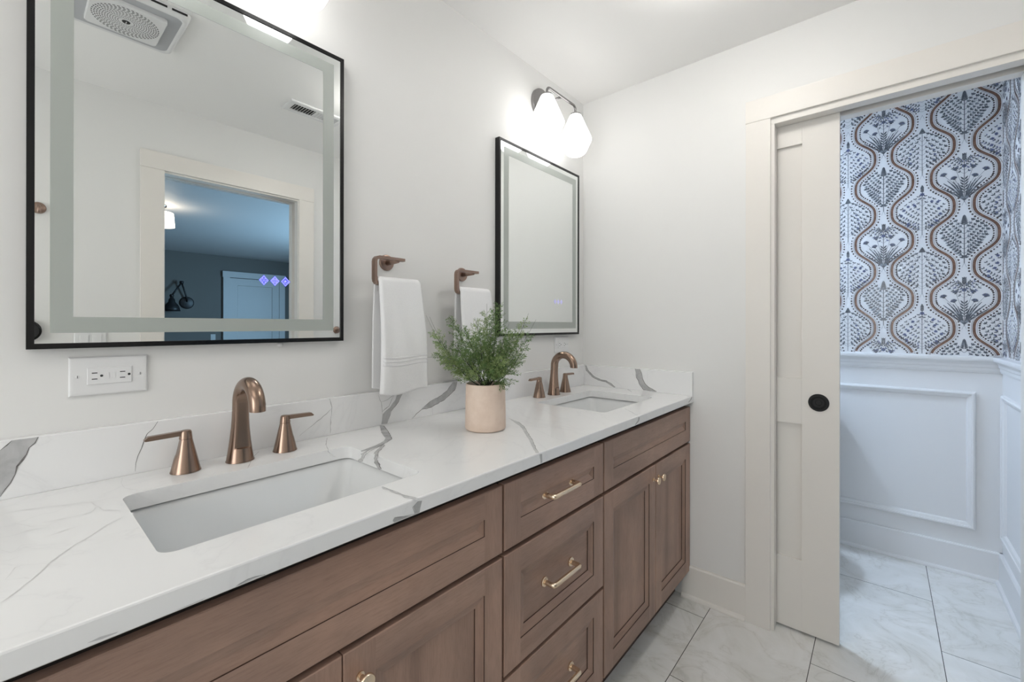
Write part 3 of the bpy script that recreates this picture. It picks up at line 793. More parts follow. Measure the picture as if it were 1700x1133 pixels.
# casing and jambs of the bedroom doorway
mb = MB()
CY = YO + .018
mb.box(BX0 - .103, BX0 - .004, YO, CY, 0, 2.082, .0015)
mb.box(BX1 + .004, BX1 + .103, YO, CY, 0, 2.082, .0015)
mb.box(BX0 - .1045, BX1 + .1045, YO, CY + .0015, 2.0823, 2.176, .0015)
struct(mb, 'trim_9', M['trim'])
mb = MB()
for y0, y1 in ((YO - .044, YO + .006), (YOB - .006, YO - .088)):
    mb.box(BX0 - .02, BX0, y0, y1, 0, BZ, .001)
    mb.box(BX1, BX1 + .02, y0, y1, 0, BZ, .001)
    mb.box(BX0 - .02, BX1 + .02, y0, y1, BZ, BZ + .02, .001)
struct(mb, 'trim_10', M['trim'])

# bedroom beyond the doorway
BYF = -6.3
mb = MB(); mb.box(-.6, 4.6, BYF, YOB, -.08, 0); struct(mb, 'floor_bedroom', M['bed_floor'])
mb = MB(); mb.box(-.6, 4.6, BYF, YOB, ZC, ZC + .08); struct(mb, 'ceiling_bedroom', M['bed_ceiling'])
mb = MB(); mb.box(-.6, 4.6, BYF - .1, BYF, 0, ZC); struct(mb, 'wall_bedroom_far', M['bed_wall'])
mb = MB(); mb.box(4.6, 4.7, BYF, YOB, 0, ZC); struct(mb, 'wall_bedroom_right', M['bed_wall'])
mb = MB(); mb.box(-.7, -.6, BYF, YOB, 0, ZC); struct(mb, 'wall_bedroom_left', M['bed_wall'])
mb = MB(); mb.box(XE + .08, 4.6, YOB, YO - .04, 0, ZC); struct(mb, 'wall_bedroom_near', M['bed_wall'])
bd = thing('door_2', (2.9, BYF, 0), 'pale panelled bedroom door with wide casing seen in the near mirror', 'door')
bd['kind'] = 'structure'
def mpf(u, v, d): return (u, BYF + .04 - d, v)
mb = MB()
mb.rings(mpf, 2.54, 3.36, .005, 2.06, [(0, .04), (0, .008), (.12, .008), (.128, .018)], fill=True)
mb.build('slab', M['bed_trim'], bd)
mb = MB()
mb.box(2.44, 2.54, BYF, BYF + .045, 0, 2.07, .002); mb.box(3.36, 3.46, BYF, BYF + .045, 0, 2.07, .002); mb.box(2.43, 3.47, BYF, BYF + .048, 2.07, 2.175, .002)
mb.build('casing', M['bed_trim'], bd)

# ---------------------------------------------------------------- vanity cabinets
FYF, FTH = .6665, .020               # front plane of doors and drawers, thickness
CB = .888                            # top of the boxes (under the counter)
KZ = .112
def fr(u, v, d): return (u, FYF + d, v)
def front(name, x0, x1, z0, z1, parent, fw=.059, grain='h'):
    mb = MB()
    ms = (1, 0)
    mb.rings(fr, x0, x1, z0, z1, [(0, FTH), (0, .0016), (.0016, 0), (fw, 0)], ms, butt=2, fill=False)
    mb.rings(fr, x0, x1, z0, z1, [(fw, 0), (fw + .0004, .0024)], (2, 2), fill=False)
    mb.rings(fr, x0, x1, z0, z1, [(fw + .0004, .0024), (fw + .0215, .0082)], ms, fill=False)
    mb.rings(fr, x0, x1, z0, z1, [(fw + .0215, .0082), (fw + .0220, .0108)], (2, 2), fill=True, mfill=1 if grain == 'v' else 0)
    mb.add([fr(x0, z0, FTH), fr(x1, z0, FTH), fr(x1, z1, FTH), fr(x0, z1, FTH)], [(0, 1, 2, 3)], 0)
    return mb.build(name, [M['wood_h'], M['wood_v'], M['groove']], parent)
def carcass(x0, x1, parent, end=None):
    mb = MB()
    t_ = .016
    by0 = FYF + FTH + .002
    yb = YW - .001
    mb.box(x0 + .0005, x0 + t_, by0 + .018, yb, KZ, CB); mb.box(x1 - t_, x1 - .0005, by0 + .018, yb, KZ, CB)
    mb.box(x0 + t_, x1 - t_, yb - .012, yb, KZ, CB)
    mb.box(x0 + t_, x1 - t_, by0 + .018, yb - .012, KZ, KZ + t_)
    mb.build('body', M['wood_v'], parent)
    mb = MB()
    ff = .035
    mb.box(x0 + .0005, x0 + ff, by0, by0 + .018, KZ, CB); mb.box(x1 - ff, x1 - .0005, by0, by0 + .018, KZ, CB)
    mb.box(x0 + ff, x1 - ff, by0, by0 + .018, CB - .04, CB); mb.box(x0 + ff, x1 - ff, by0, by0 + .018, KZ, KZ + .035)
    mb.box(x0 + ff, x1 - ff, by0, by0 + .018, .690, .730)
    mb.build('face_frame', M['dark'], parent)  # near-black colour stands in for the shade in the gaps
    mb = MB()
    mb.box(x0 + .0005, x1 - .0005, .735, .751, .0, KZ)
    mb.build('toe_kick', M['kick'], parent)
def knob(x, z, parent):
    mb = MB()
    mb.lathe([(.0, .0), (.0075, .0), (.0075, -.0025), (.0045, -.004), (.0042, -.014), (.006, -.0165), (.0125, -.0185), (.0142, -.0205), (.0142, -.0235), (.0128, -.0255), (.006, -.0262), (0, -.0262)], (x, FYF, z), 'y', 28)
    return mb.build('knob', M['gold'], parent, sharp=35)
def pull(xc, z, parent):
    mb = MB()
    for s_ in (-1, 1):
        x = xc + s_ * .0635
        mb.lathe([(0, 0), (.0128, 0), (.0128, -.0035), (.0115, -.005), (.0064, -.0055), (.0062, -.028)], (x, FYF + .0104, z), 'y', 24)
    zc = FYF + .0104 - .033
    mb.tube([(xc - .0635, FYF + .004, z), (xc - .0635, zc + .006, z), (xc - .0620, zc + .002, z), (xc - .0575, zc, z), (xc - .03, zc, z), (xc + .03, zc, z), (xc + .0575, zc, z), (xc + .0620, zc + .002, z), (xc + .0635, zc + .006, z), (xc + .0635, FYF + .004, z)], .0066, 14)
    return mb.build('pull', M['gold'], parent, sharp=35)

G = .0016
ROW1 = (.7148, .8705)
lowz = (.124, .7030)
# left sink base
cl = thing('sink_base_cabinet', (.357, .95, 0), 'brown wooden sink cabinet with a false drawer front, under the near mirror', 'cabinet', 'brown wooden vanity cabinets')
carcass(-.034, .748, cl)
front('false_front', -.030, .7475 - G, *ROW1, cl)
d_ = front('door', -.030, .3565 - .001, *lowz, cl, grain='v'); knob(.3315, .652, d_)
d_ = front('door', .3565 + .001, .7475 - G, *lowz, cl, grain='v'); knob(.3870, .652, d_)
# drawers
dr = thing('drawer_cabinet', (.987, .95, 0), 'brown wooden three-drawer cabinet with gold bar pulls, between the sink cabinets', 'cabinet', 'brown wooden vanity cabinets')
carcass(.749, 1.226, dr)
for z0, z1, zp in ((ROW1[0], ROW1[1], .796), (.4215, .7030, .566), (.124, .4110, .268)):
    q = front('drawer', .7515 + G, 1.2235 - G, z0, z1, dr)
    pull(.9850, zp, q)
# right sink base
crr = thing('sink_base_cabinet', (1.63, .95, 0), 'brown wooden sink cabinet against the right wall, under the far mirror', 'cabinet', 'brown wooden vanity cabinets')
carcass(1.227, 2.033, crr)
front('false_front', 1.2275 + G, 2.030, *ROW1, crr)
d_ = front('door', 1.2275 + G, 1.6365 - .001, *lowz, crr, grain='v'); knob(1.6120, .650, d_)
d_ = front('door', 1.6365 + .001, 2.030, *lowz, crr, grain='v'); knob(1.6620, .650, d_)

# ---------------------------------------------------------------- countertop
CX0 = -.055
SINKS = [(.138, .588, .758, 1.074), (1.421, 1.866, .770, 1.088)]
CRAD = .022
def rrect(x0, x1, y0, y1, r, n=6):
    pts = []
    for cx, cy, a0 in ((x1 - r, y1 - r, 0), (x0 + r, y1 - r, pi / 2), (x0 + r, y0 + r, pi), (x1 - r, y0 + r, 1.5 * pi)):
        for k in range(n + 1):
            a = a0 + pi / 2 * k / n
            pts.append((cx + r * cos(a), cy + r * sin(a)))
    return pts
ctop = thing('countertop', (1.0, .95, ZT - .03), 'white marble-look stone countertop with grey veins and two sink cutouts', 'countertop')
mb = MB()
E_ = .003
CT = .0305
XR = XE - .0005
bm = bmesh.new()
def loop(pts, z):
    vs = [bm.verts.new((a, b, z)) for a, b in pts]
    return [bm.edges.new((vs[i], vs[(i + 1) % len(vs)])) for i in range(len(vs))]
ed = loop([(CX0, YF + E_), (XR, YF + E_), (XR, YW), (CX0, YW)], ZT)
for s_ in SINKS: ed += loop(rrect(*s_, CRAD), ZT)
bmesh.ops.triangle_fill(bm, use_beauty=True, use_dissolve=False, edges=ed)
mb.bm(bm, 0)
yb = YF
edge = [(YF + E_, ZT), (YF + .0009, ZT - .0009), (YF, ZT - E_), (YF, ZT - CT + .002), (YF + .002, ZT - CT), (YF + .06, ZT - CT)]
mb.grid([[(CX0, a, b), (XR, a, b)] for a, b in edge], 0, False)
mb.add([(CX0, YF, ZT - CT), (CX0, YW, ZT - CT), (CX0, YW, ZT), (CX0, YF + E_, ZT), (CX0, YF, ZT - E_)], [(0, 1, 2, 3, 4)], 0)
mb.add([(CX0, YF + .06, ZT - CT), (.10, YF + .06, ZT - CT), (.10, YW, ZT - CT), (CX0, YW, ZT - CT)], [(0, 1, 2, 3)], 0)
for s_ in SINKS:
    R_ = rrect(*s_, CRAD)
    R2 = rrect(s_[0] - .001, s_[1] + .001, s_[2] - .001, s_[3] + .001, CRAD)
    mb.grid([[(a, b, ZT) for a, b in R_], [(a, b, ZT - .0015) for a, b in R_], [(a, b, ZT - .030) for a, b in R_]], 0, True, closeu=True)

rv = random.Random(11)
def jag(pts, amp, step=.012):
    out = []
    for i in range(len(pts) - 1):
        (a, b), (c, d) = pts[i], pts[i + 1]
        n = max(1, int(sqrt((c - a) ** 2 + (d - b) ** 2) / step))
        for k in range(n):
            q = k / n
            j = 0 if (k == 0 and i == 0) else amp
            out.append((a + (c - a) * q + rv.uniform(-j, j), b + (d - b) * q + rv.uniform(-j, j)))
    out.append(pts[-1])
    return out
def inlay(mb, mp, kind, pts, w, m):
    if kind == 'P':
        P = jag(pts + [pts[0]], .0009)[:-1]
        bm = bmesh.new()
        vs = [bm.verts.new((a, b, 0)) for a, b in P]
        es = [bm.edges.new((vs[i], vs[(i + 1) % len(vs)])) for i in range(len(vs))]
        bmesh.ops.triangle_fill(bm, use_beauty=True, use_dissolve=False, edges=es)
        bm.verts.index_update()
        mb.add([mp(q.co.x, q.co.y, .0003) for q in bm.verts], [[q.index for q in f.verts] for f in bm.faces], m)
        bm.free()
    else:
        P = jag(pts, .0012, .010)
        n = len(P)
        L_, R_ = [], []
        for i in range(n):
            a, b = P[max(i - 1, 0)], P[min(i + 1, n - 1)]
            dx, dy = b[0] - a[0], b[1] - a[1]
            l = sqrt(dx * dx + dy * dy) or 1e-9
            ww = w * rv.uniform(.35, 1.15) / 2 * (.35 if i in (0, n - 1) else 1)
            L_.append((P[i][0] - dy / l * ww, P[i][1] + dx / l * ww)); R_.append((P[i][0] + dy / l * ww, P[i][1] - dx / l * ww))
        mb.add([mp(a, b, .0005) for a, b in L_] + [mp(a, b, .0005) for a, b in R_], [(i, i + 1, n + i + 1, n + i) for i in range(n - 1)], m)
QM = [M['quartz'], M['v1'], M['v2'], M['v3'], M['v4'], M['v5']]
BSY, BSX = YW - .02, XE - .02
mb2, mb3 = MB(), MB()
mb2.box(CX0, BSX, BSY, YW - .0005, ZT, ZS, .0018)
mb3.box(BSX, XE - .0005, YF, YW - .0005, ZT, ZS, .0018)
for pl, kind, pts, w, m in VEINS:
    if pl == 'T': inlay(mb, lambda a, b, l: (a, b, ZT + l), kind, pts, w, m)
    elif pl == 'F': inlay(mb, lambda a, b, l: (a, YF - l, b), kind, [(a, min(max(b, ZT - CT + .0028), ZT - .0035)) for a, b in pts], w, m)
    elif pl == 'B': inlay(mb2, lambda a, b, l: (a, BSY - l, b), kind, [(a, min(max(b, ZT + .001), ZS - .001)) for a, b in pts], w, m)
    elif pl == 'S': inlay(mb3, lambda a, b, l: (BSX - l, a, b), kind, [(a, min(max(b, ZT + .001), ZS - .001)) for a, b in pts], w, m)
mb.build('slab', QM, ctop, normals=False)
mb2.build('backsplash', QM, ctop, normals=False)
mb3.build('side_splash', QM, ctop, normals=False)

# undermount sinks
def sink(name, s_, label):
    x0, x1, y0, y1 = s_
    t_ = thing(name, ((x0 + x1) / 2, (y0 + y1) / 2, ZT - .19), label, 'sink', 'undermount sinks')
    mb = MB()
    zt_ = ZT - .0312
    g = .004
    prof = [(-.018, 0, .03), (g - .012, -.0, .03), (g - .009, -.003, .03), (.002, -.02, .03), (.020, -.105, .035), (.034, -.126, .045), (.060, -.134, .05), (.14, -.140, .012)]
    rows = []
    for i, dz, r in prof:
        rows.append([(a, b, zt_ + dz) for a, b in rrect(x0 + i, x1 - i, y0 + i, y1 - i, min(r, (y1 - y0) / 2 - i - .001))])
    mb.grid(rows, 0, True, closeu=True)
    mb.add(rows[-1], [tuple(range(len(rows[-1])))], 0)
    ob = mb.build('basin', M['ceramic'], t_)
    mb = MB()
    mb.lathe([(0, .004), (.016, .0035), (.018, .001), (.022, .0025), (.030, .002), (.031, 0)], ((x0 + x1) / 2, (y0 + y1) / 2, zt_ - .1398), 'z', 32)
    mb.build('drain', M['chrome'], t_)
sink('sink', SINKS[0], 'white rectangular undermount sink with rounded corners, below the near mirror')
sink('sink', SINKS[1], 'white rectangular undermount sink in the far end, next to the right wall')

# ---------------------------------------------------------------- faucets
def ringpts(c, u, w, R_, n, th0=None, d=None):
    pts = []
    for k in range(n):
        a = 2 * pi * k / n
        r = R_
        if d is not None and d < R_:
            ca = cos(a - th0)
            if ca > 0: r = min(R_, d / ca) if ca * R_ > d else R_
        pts.append(c + u * (r * cos(a)) + w * (r * sin(a)))
    return pts
def faucet(cx):
    t_ = thing('faucet', (cx, 1.150, ZT + .0006), '', 'faucet', 'bronze widespread faucets')
    b = Vector((cx, 1.150, ZT + .0006))
    mb = MB()
    # spout : flared base with a flat cut into its front, then the arc
    n = 40
    rows = []
    X, Yv = Vector((1, 0, 0)), Vector((0, 1, 0))
    def R_(h): return .0172 + .0115 * max(0, 1 - h / .118) ** 1.7
    for h in (0, .0015, .0016, .012, .024, .0315, .0335, .036, .045, .06, .08, .10, .12, .136):
        d = None
        if h >= .0315: d = R_(h) * .74 if h >= .0335 else R_(h) * .97
        r = R_(h) + (.0008 if h < .0016 else 0)
        lean = .004 * (h / .136) ** 2
        rows.append([tuple(p) for p in ringpts(b + Vector((0, -lean, h)), X, Yv, r, n, -pi / 2, d)])
    ar, az = .0520, .0475
    for k in range(1, 25):
        a = (pi * 1.015) * k / 24
        c = b + Vector((0, -.004 - ar + ar * cos(a), .136 + az * sin(a) * (1.0 if a < pi / 2 else 1.0) - (max(0, a - pi / 2) / (pi / 2)) ** 2 * .004))
        tq = Vector((0, -ar * sin(a), az * cos(a))).normalized()
        wv = X.cross(tq); 
        nv = -wv if wv.dot(Vector((0, cos(a), sin(a)))) < 0 else wv
        rr = .0172 - .0008 * k / 24
        rows.append([tuple(p) for p in ringpts(c, X, nv, rr, n, -pi / 2, rr * (.74 + .20 * k / 24))])
    mb.grid(rows, 0, True, closeu=True)
    last = rows[-1]
    mb.add(last, [tuple(range(n))], 1)
    mb.build('spout', [M['bronze'], M['dark']], t_, sharp=24)
    for sg in (-1, 1):
        hc = Vector((cx + sg * .1035, 1.156, ZT + .0006))
        mb = MB()
        rows = []
        for h in (0, .002, .0021, .015, .028, .034, .040, .055, .068, .070, .0701, .0704):
            r = .0275 - .0155 * (min(h, .07) / .070)
            if h <= .002: r += .0006
            if h >= .0701: r -= .0007
            d = None
            if h >= .034: d = r * .80 if h >= .040 else r * .93
            rows.append([tuple(p) for p in ringpts(hc + Vector((0, 0, h)), X, Yv, r, n, 0 if sg > 0 else pi, d)])
        mb.grid(rows, 0, True, closeu=True)
        hb = mb.build('handle', M['bronze'], t_, sharp=24)
        mb = MB()
        rows = []
        for h, r in ((.0704, .0114), (.0708, .0122), (.0850, .0108), (.0885, .0090), (.0892, .0070)):
            rows.append([tuple(p) for p in ringpts(hc + Vector((0, 0, h)), X, Yv, r, n)])
        mb.grid(rows, 0, True, closeu=True)
        mb.add(rows[-1], [tuple(range(n))], 0)
        x_ = hc.x
        prof = [(-.004, .0888), (.064, .0866), (.071, .0800), (.0690, .0775), (.010, .0785), (.0, .0765), (-.004, .0775)]
        mb.prism(prof, lambda a, z: (x_ + sg * a, hc.y - .0062, hc.z + z), lambda a, z: (x_ + sg * a, hc.y + .0062, hc.z + z))
        mb.build('lever', M['bronze'], hb, sharp=30)
    return t_
f1 = faucet(.358)
f1['label'] = 'bronze gooseneck faucet with two lever handles behind the near sink'
f2 = place_copy(f1, (1.640, 1.150, ZT + .0006), 'bronze gooseneck faucet with two lever handles by the far sink, right of the plant')

# ---------------------------------------------------------------- mirrors
def mirror():
    x0, x1, z0, z1 = .0229, .6481, 1.1947, 2.0280
    t_ = thing('wall_mirror', ((x0 + x1) / 2, YW, z0), '', 'mirror', 'black framed lit mirrors')
    Yf = YW - .0238
    def mp(u, v, d): return (u, Yf + d, v)
    mb = MB()
    mb.rings(mp, x0, x1, z0, z1, [(.0, .0233), (0, .0006), (.0006, 0), (.0100, 0), (.0106, .0006), (.0106, .006)], fill=False)
    mb.add([mp(x0, z0, .0233), mp(x1, z0, .0233), mp(x1, z1, .0233), mp(x0, z1, .0233)], [(0, 1, 2, 3)])
    mb.build('frame', M['black'], t_)
    mb = MB()
    i = .0106
    mb.add([mp(x0 + i, z0 + i, .0022), mp(x1 - i, z0 + i, .0022), mp(x1 - i, z1 - i, .0022), mp(x0 + i, z1 - i, .0022)], [(0, 1, 2, 3)])
    mb.build('glass', M['mirror'], t_)
    mb = MB()
    mb.rings(mp, x0, x1, z0, z1, [(.0305, .0019), (.0622, .0019)], fill=False)
    mb.build('frosted_band', M['frost'], t_)
    for k in range(3):
        cx, cz, r = .4312 + .0266 * k, 1.357, .0118
        mb = MB()
        def dia(r0, d, m):
            mb.add([mp(cx - r0, cz, d), mp(cx, cz - r0 * 1.12, d), mp(cx + r0, cz, d), mp(cx, cz + r0 * 1.12, d)], [(0, 1, 2, 3)], m)
        dia(r, .0018, 0); dia(r * .90, .00172, 1); dia(r * .76, .00164, 0)
        for j in range(6 if k != 1 else 10):
            a = j * 2 * pi / (6 if k != 1 else 10) + .4 * k
            q = r * (.42 if k != 2 else (.15 + .07 * j))
            px, pz = cx + q * cos(a), cz + q * sin(a)
            e = r * .09
            mb.add([mp(px - e, pz - e, .00156), mp(px + e, pz - e, .00156), mp(px + e, pz + e, .00156), mp(px - e, pz + e, .00156)], [(0, 1, 2, 3)], 1)
        e = r * .12
        mb.add([mp(cx - e, cz - e, .00156), mp(cx + e, cz - e, .00156), mp(cx + e, cz + e, .00156), mp(cx - e, cz + e, .00156)], [(0, 1, 2, 3)], 1)
        mb.build('touch_button', [M['icon'], M['icon2']], t_)
    return t_
m1 = mirror()
m1['label'] = 'large black framed mirror with frosted border above the near sink, reflecting a doorway'
m2 = place_copy(m1, (1.644, YW, 1.1947), 'black framed mirror with frosted border on the right, above the far sink')

for ch in m2.children:                        # pale icon colour stands in for the bright reflection over them
    if ch.name.startswith('touch_button'):
        ch.data = ch.data.copy()
        ch.data.materials[0] = M['icon_pale']
        ch.data.materials[1] = M['icon_pale']

# ---------------------------------------------------------------- wall lights
def sconce(cx):
    zb = 2.285
    t_ = thing('wall_light', (cx, YW, zb), '', 'light', 'two shade wall lights')
    mb = MB()
    mb.lathe([(0, -.016), (.066, -.016), (.0715, -.0145), (.073, -.011), (.073, -.0005)], (cx, YW, zb), 'y', 48)
    mb.build('backplate', M['nickel'], t_, sharp=30)
    ya = 1.112
    mb = MB()
    mb.tube([(cx, YW - .012, zb), (cx, ya, zb)], .0062, 14)
    hs, r = .1155, .022
    path = [(cx - hs, ya, zb - .036)]
    for k in range(7):
        a = pi - (pi / 2) * k / 6
        path.append((cx - hs + r + r * cos(a), ya, zb - r + r * sin(a)))
    for k in range(7):
        a = pi / 2 - (pi / 2) * k / 6
        path.append((cx + hs - r + r * cos(a), ya, zb - r + r * sin(a)))
    path.append((cx + hs, ya, zb - .036))
    mb.tube(path, .0056, 14)
    mb.build('arm', M['nickel'], t_)
    for s_ in (-1, 1):
        mb = MB()
        zz = zb - .040
        prof = [(.022, 0), (.0265, -.004), (.030, -.010), (.0745, -.112), (.0765, -.119), (.0750, -.127), (.0545, -.172), (.0475, -.1825), (.037, -.1905), (.020, -.1955), (0, -.197)]
        mb.lathe(prof, (cx + s_ * hs, ya, zz), 'z', 40)
        sh = mb.build('shade', M['shade'], t_, sharp=30)
        mb = MB()
        mb.lathe([(0, .006), (.018, .006), (.0245, .003), (.0262, -.002), (.0262, -.0035), (.010, -.0035)], (cx + s_ * hs, ya, zz), 'z', 32)
        mb.build('cap', M['nickel'], sh, sharp=30)
    return t_
w1 = sconce(.3680)
w1['label'] = 'wall light above the near mirror, only the tip of its glowing shade in view'
w2 = place_copy(w1, (1.646, YW, 2.285), 'gunmetal wall light with two glowing white shades above the far mirror')

# ---------------------------------------------------------------- towel rings and towels
def towel_ring(cx):
    zc = 1.449
    t_ = thing('towel_ring', (cx, YW, zc), '', 'towel ring', 'rosy bronze towel rings')
    mb = MB()
    mb.lathe([(0, -.010), (.019, -.010), (.0245, -.008), (.026, -.0045), (.026, -.0005)], (cx, YW, zc - .004), 'y', 36)
    mb.build('rosette', M['bronze_dull'], t_, sharp=30)
    mb = MB()
    mb.tube([(cx, YW - .008, zc - .004), (cx, YW - .066, zc - .002)], [.0095, .0085], 16)
    mb.build('post', M['bronze_dull'], t_)
    mb = MB()
    ya = YW - .066
    # flat bar bent into an open C : top arm, upright, long lower arm that carries the towel
    w, th = .0085, .0045
    def arm(pts, nrm):
        for i in range(len(pts) - 1): pass
    xl = cx - .083
    path = [(cx + .022, zc), (cx - .030, zc), (xl + .013, zc), (xl + .0055, zc - .0025), (xl + .0015, zc - .0075), (xl, zc - .014), (xl, zc - .066), (xl + .0015, zc - .0735), (xl + .0055, zc - .0785), (xl + .013, zc - .081), (cx, zc - .081), (cx + .077, zc - .081)]
    secs = []
    n = len(path)
    for i in range(n):
        a, b = path[max(i - 1, 0)], path[min(i + 1, n - 1)]
        dx, dz = b[0] - a[0], b[1] - a[1]
        l = sqrt(dx * dx + dz * dz)
        nx, nz = -dz / l, dx / l
        x, z = path[i]
        secs.append([(x + nx * th / 1, ya - w, z + nz * th), (x + nx * th, ya + w, z + nz * th), (x - nx * th, ya + w, z - nz * th), (x - nx * th, ya - w, z - nz * th)])
    mb.grid(secs, 0, False, closeu=True)
    mb.add(secs[0], [(0, 1, 2, 3)]); mb.add(secs[-1], [(0, 1, 2, 3)])
    mb.build('ring', M['bronze_dull'], t_)
    return t_
r1 = towel_ring(.807)
r1['label'] = 'rosy bronze open towel ring, the one nearest the large mirror'
r2 = place_copy(r1, (1.140, YW, 1.440), 'rosy bronze open towel ring above the plant, left of the far mirror')

def towel(cx, zbar, zlow, zlow_back, label, seed, spread=.012):
    rn = random.Random(seed)
    ya = YW - .066
    t_ = thing('hand_towel', (cx, ya, zlow), label, 'towel', 'white hand towels')
    hw = .0765
    ph = [rn.uniform(0, 6) for _ in range(6)]
    NX, NS = 56, 60
    def surf(front_out, z, x, q):        # cloth thickness profile
        return 0
    # closed section in (y, z): up the outside of the front, over the bar, down the back, returning inside
    def section():
        S = []
        r = .0155
        zc = zbar
        for i in range(NS + 1):
            q = i / NS; S.append(('f', zlow + (zc - zlow) * q))
        for i in range(1, 12): S.append(('a', i / 12))
        for i in range(NS + 1):
            q = i / NS; S.append(('b', zc - (zc - zlow_back) * q))
        return S
    S = section()
    def pos(s, x, inner):
        u = x / hw                                   # -1..1
        edge = max(0, abs(u) - .90) / .10
        rnd_ = sqrt(max(0, 1 - edge * edge))         # rounded side folds
        thick = .0135
        k, v = s
        r = .0110 + (thick - .0015) * (.20 + .80 * rnd_) if not inner else .0108
        if k == 'a':
            a = pi * v
            yy = -r * cos(a); zz = r * sin(a)
            return (cx + x * 1.0, ya + yy, zbar + zz * .9)
        fr_ = (zbar - v) / (zbar - zlow)
        wave = (.0034 * sin(2.6 * u + ph[0] + 1.6 * fr_) + .0010 * sin(7 * u + ph[1] - 5 * fr_) + .0022 * sin(5 * fr_ + ph[2] + 2 * u)) * min(1, fr_ * 2.2)
        xx = cx + x * (1 + .155 * fr_ * (1 if k == 'f' else .9)) + fr_ * spread * .9
        drop = (.006 * sin(3 * u + ph[3])) * fr_ * fr_
        if k == 'f':
            belly = .010 * sin(pi * min(1, fr_ * 1.0)) + .006 * fr_
            yy = -r - wave - belly * (1 if not inner else .9)
            if not inner: 
                for zb_, a_ in ((.190, .0014), (.205, .0014), (.228, .002)):
                    pass
            return (xx, ya + yy, v + drop)
        yy = r + wave * .5 + .004 * fr_
        return (xx - .003 * min(1, fr_ * 3), min(ya + yy, YW - .003), v + drop)
    xs = [-hw + 2 * hw * j / NX for j in range(NX + 1)]
    # denser near the side folds
    xs = [hw * sin(pi / 2 * (x / hw)) if False else x for x in xs]
    outer = [[pos(s, x, False) for x in xs] for s in S]
    inner = [[pos(s, x, True) for x in xs] for s in S]
    mb = MB()
    rows = outer + inner[::-1]
    mb.grid(rows, 0, True, closev=True)
    L = len(rows)
    H = len(outer)
    for j in (0, NX):                                  # close the two sides
        for i in range(H - 1):
            mb.add([outer[i][j], outer[i + 1][j], inner[i + 1][j], inner[i][j]], [(0, 1, 2, 3)], 0, True)
    mb.build('cloth', M['terry'], t_)
    # woven dobby stripes across the front flap
    for z0, z1, lift in ((.086, .093, .0013), (.098, .1035, .0011), (.108, .1155, .0013)):
        mb = MB()
        rows = []
        for i in range(5):
            z = zlow + z0 + (z1 - z0) * i / 4
            lf = lift * sin(pi * i / 4) + .0002
            rows.append([(p[0], p[1] - lf, p[2]) for p in (pos(('f', z), x * .985, False) for x in xs)])
        mb.grid(rows, 0, True)
        mb.build('woven_stripe', M['terry_band'], t_)
    return t_
towel(.8075, 1.3705, 1.030, 1.045, 'white terry hand towel hanging on the ring nearest the large mirror', 5)
towel(1.1405, 1.3615, 1.028, 1.045, 'white terry hand towel hanging behind the potted plant', 8)

# ---------------------------------------------------------------- potted fern
PC = Vector((.962, .931, ZT + .0004))
pot = thing('potted_fern', PC, 'peach clay pot of feathery green fern on the countertop', 'potted plant')
mb = MB()
prof = [(0, 0), (.056, 0), (.0605, .002), (.0625, .006), (.0624, .04), (.0612, .10), (.0604, .136), (.0596, .1395), (.0575, .1405), (.0555, .139), (.0548, .135), (.0545, .118)]
mb.lathe(prof, PC, 'z', 64)
mb.build('pot', M['clay'], pot, sharp=50)
mb = MB()
rp = random.Random(21)
rows = []
for i in range(7):
    r = .0552 * i / 6 + .0001
    rows.append([(PC.x + r * cos(2 * pi * k / 36), PC.y + r * sin(2 * pi * k / 36), PC.z + .1235 + rp.uniform(-.003, .003) * (i < 6)) for k in range(36)])
mb.grid(rows, 0, True, closeu=True)
mb.build('soil', M['soil'], pot)
U = Vector((.6505, -.7595, 0)); W = Vector((.7595, .6505, 0))
K = .00186
def fern_tip(px, py, w): return PC + U * ((px - 806) * K) + W * w + Vector((0, 0, (714 - py) * K))
FR = [  # tip in the photo, depth, curl, density
    (706, 526, .01, -.055, .85), (716, 529, -.03, -.05, .9), (706, 597, .03, .02, .8), (741, 527, .05, .03, 1.0), (733, 604, -.03, .02, 1),
    (829, 489, .02, .0, .9), (822, 512, -.03, .01, 1.1), (878, 522, .03, -.02, 1.0), (889, 533, -.02, -.02, .9), (875, 569, -.05, -.015, 1.0),
    (790, 530, -.05, .0, 1.1), (770, 545, -.07, .02, 1.2), (845, 540, -.06, -.01, 1.2), (858, 552, .05, .0, 1.1), (800, 552, -.10, .0, 1.2),
    (765, 590, -.09, .03, 1.2), (836, 595, -.10, .0, 1.2), (838, 640, -.05, .05, 1.0), (812, 575, .09, .0, 1.1), (780, 560, .10, .0, 1.0), (850, 575, .10, .0, 1.0),
    (815, 610, -.095, .03, 1.1), (790, 615, -.09, .04, 1.1), (752, 570, -.02, .0, 1.1), (858, 545, -.02, -.01, 1.1), (806, 505, .06, .0, .9)]
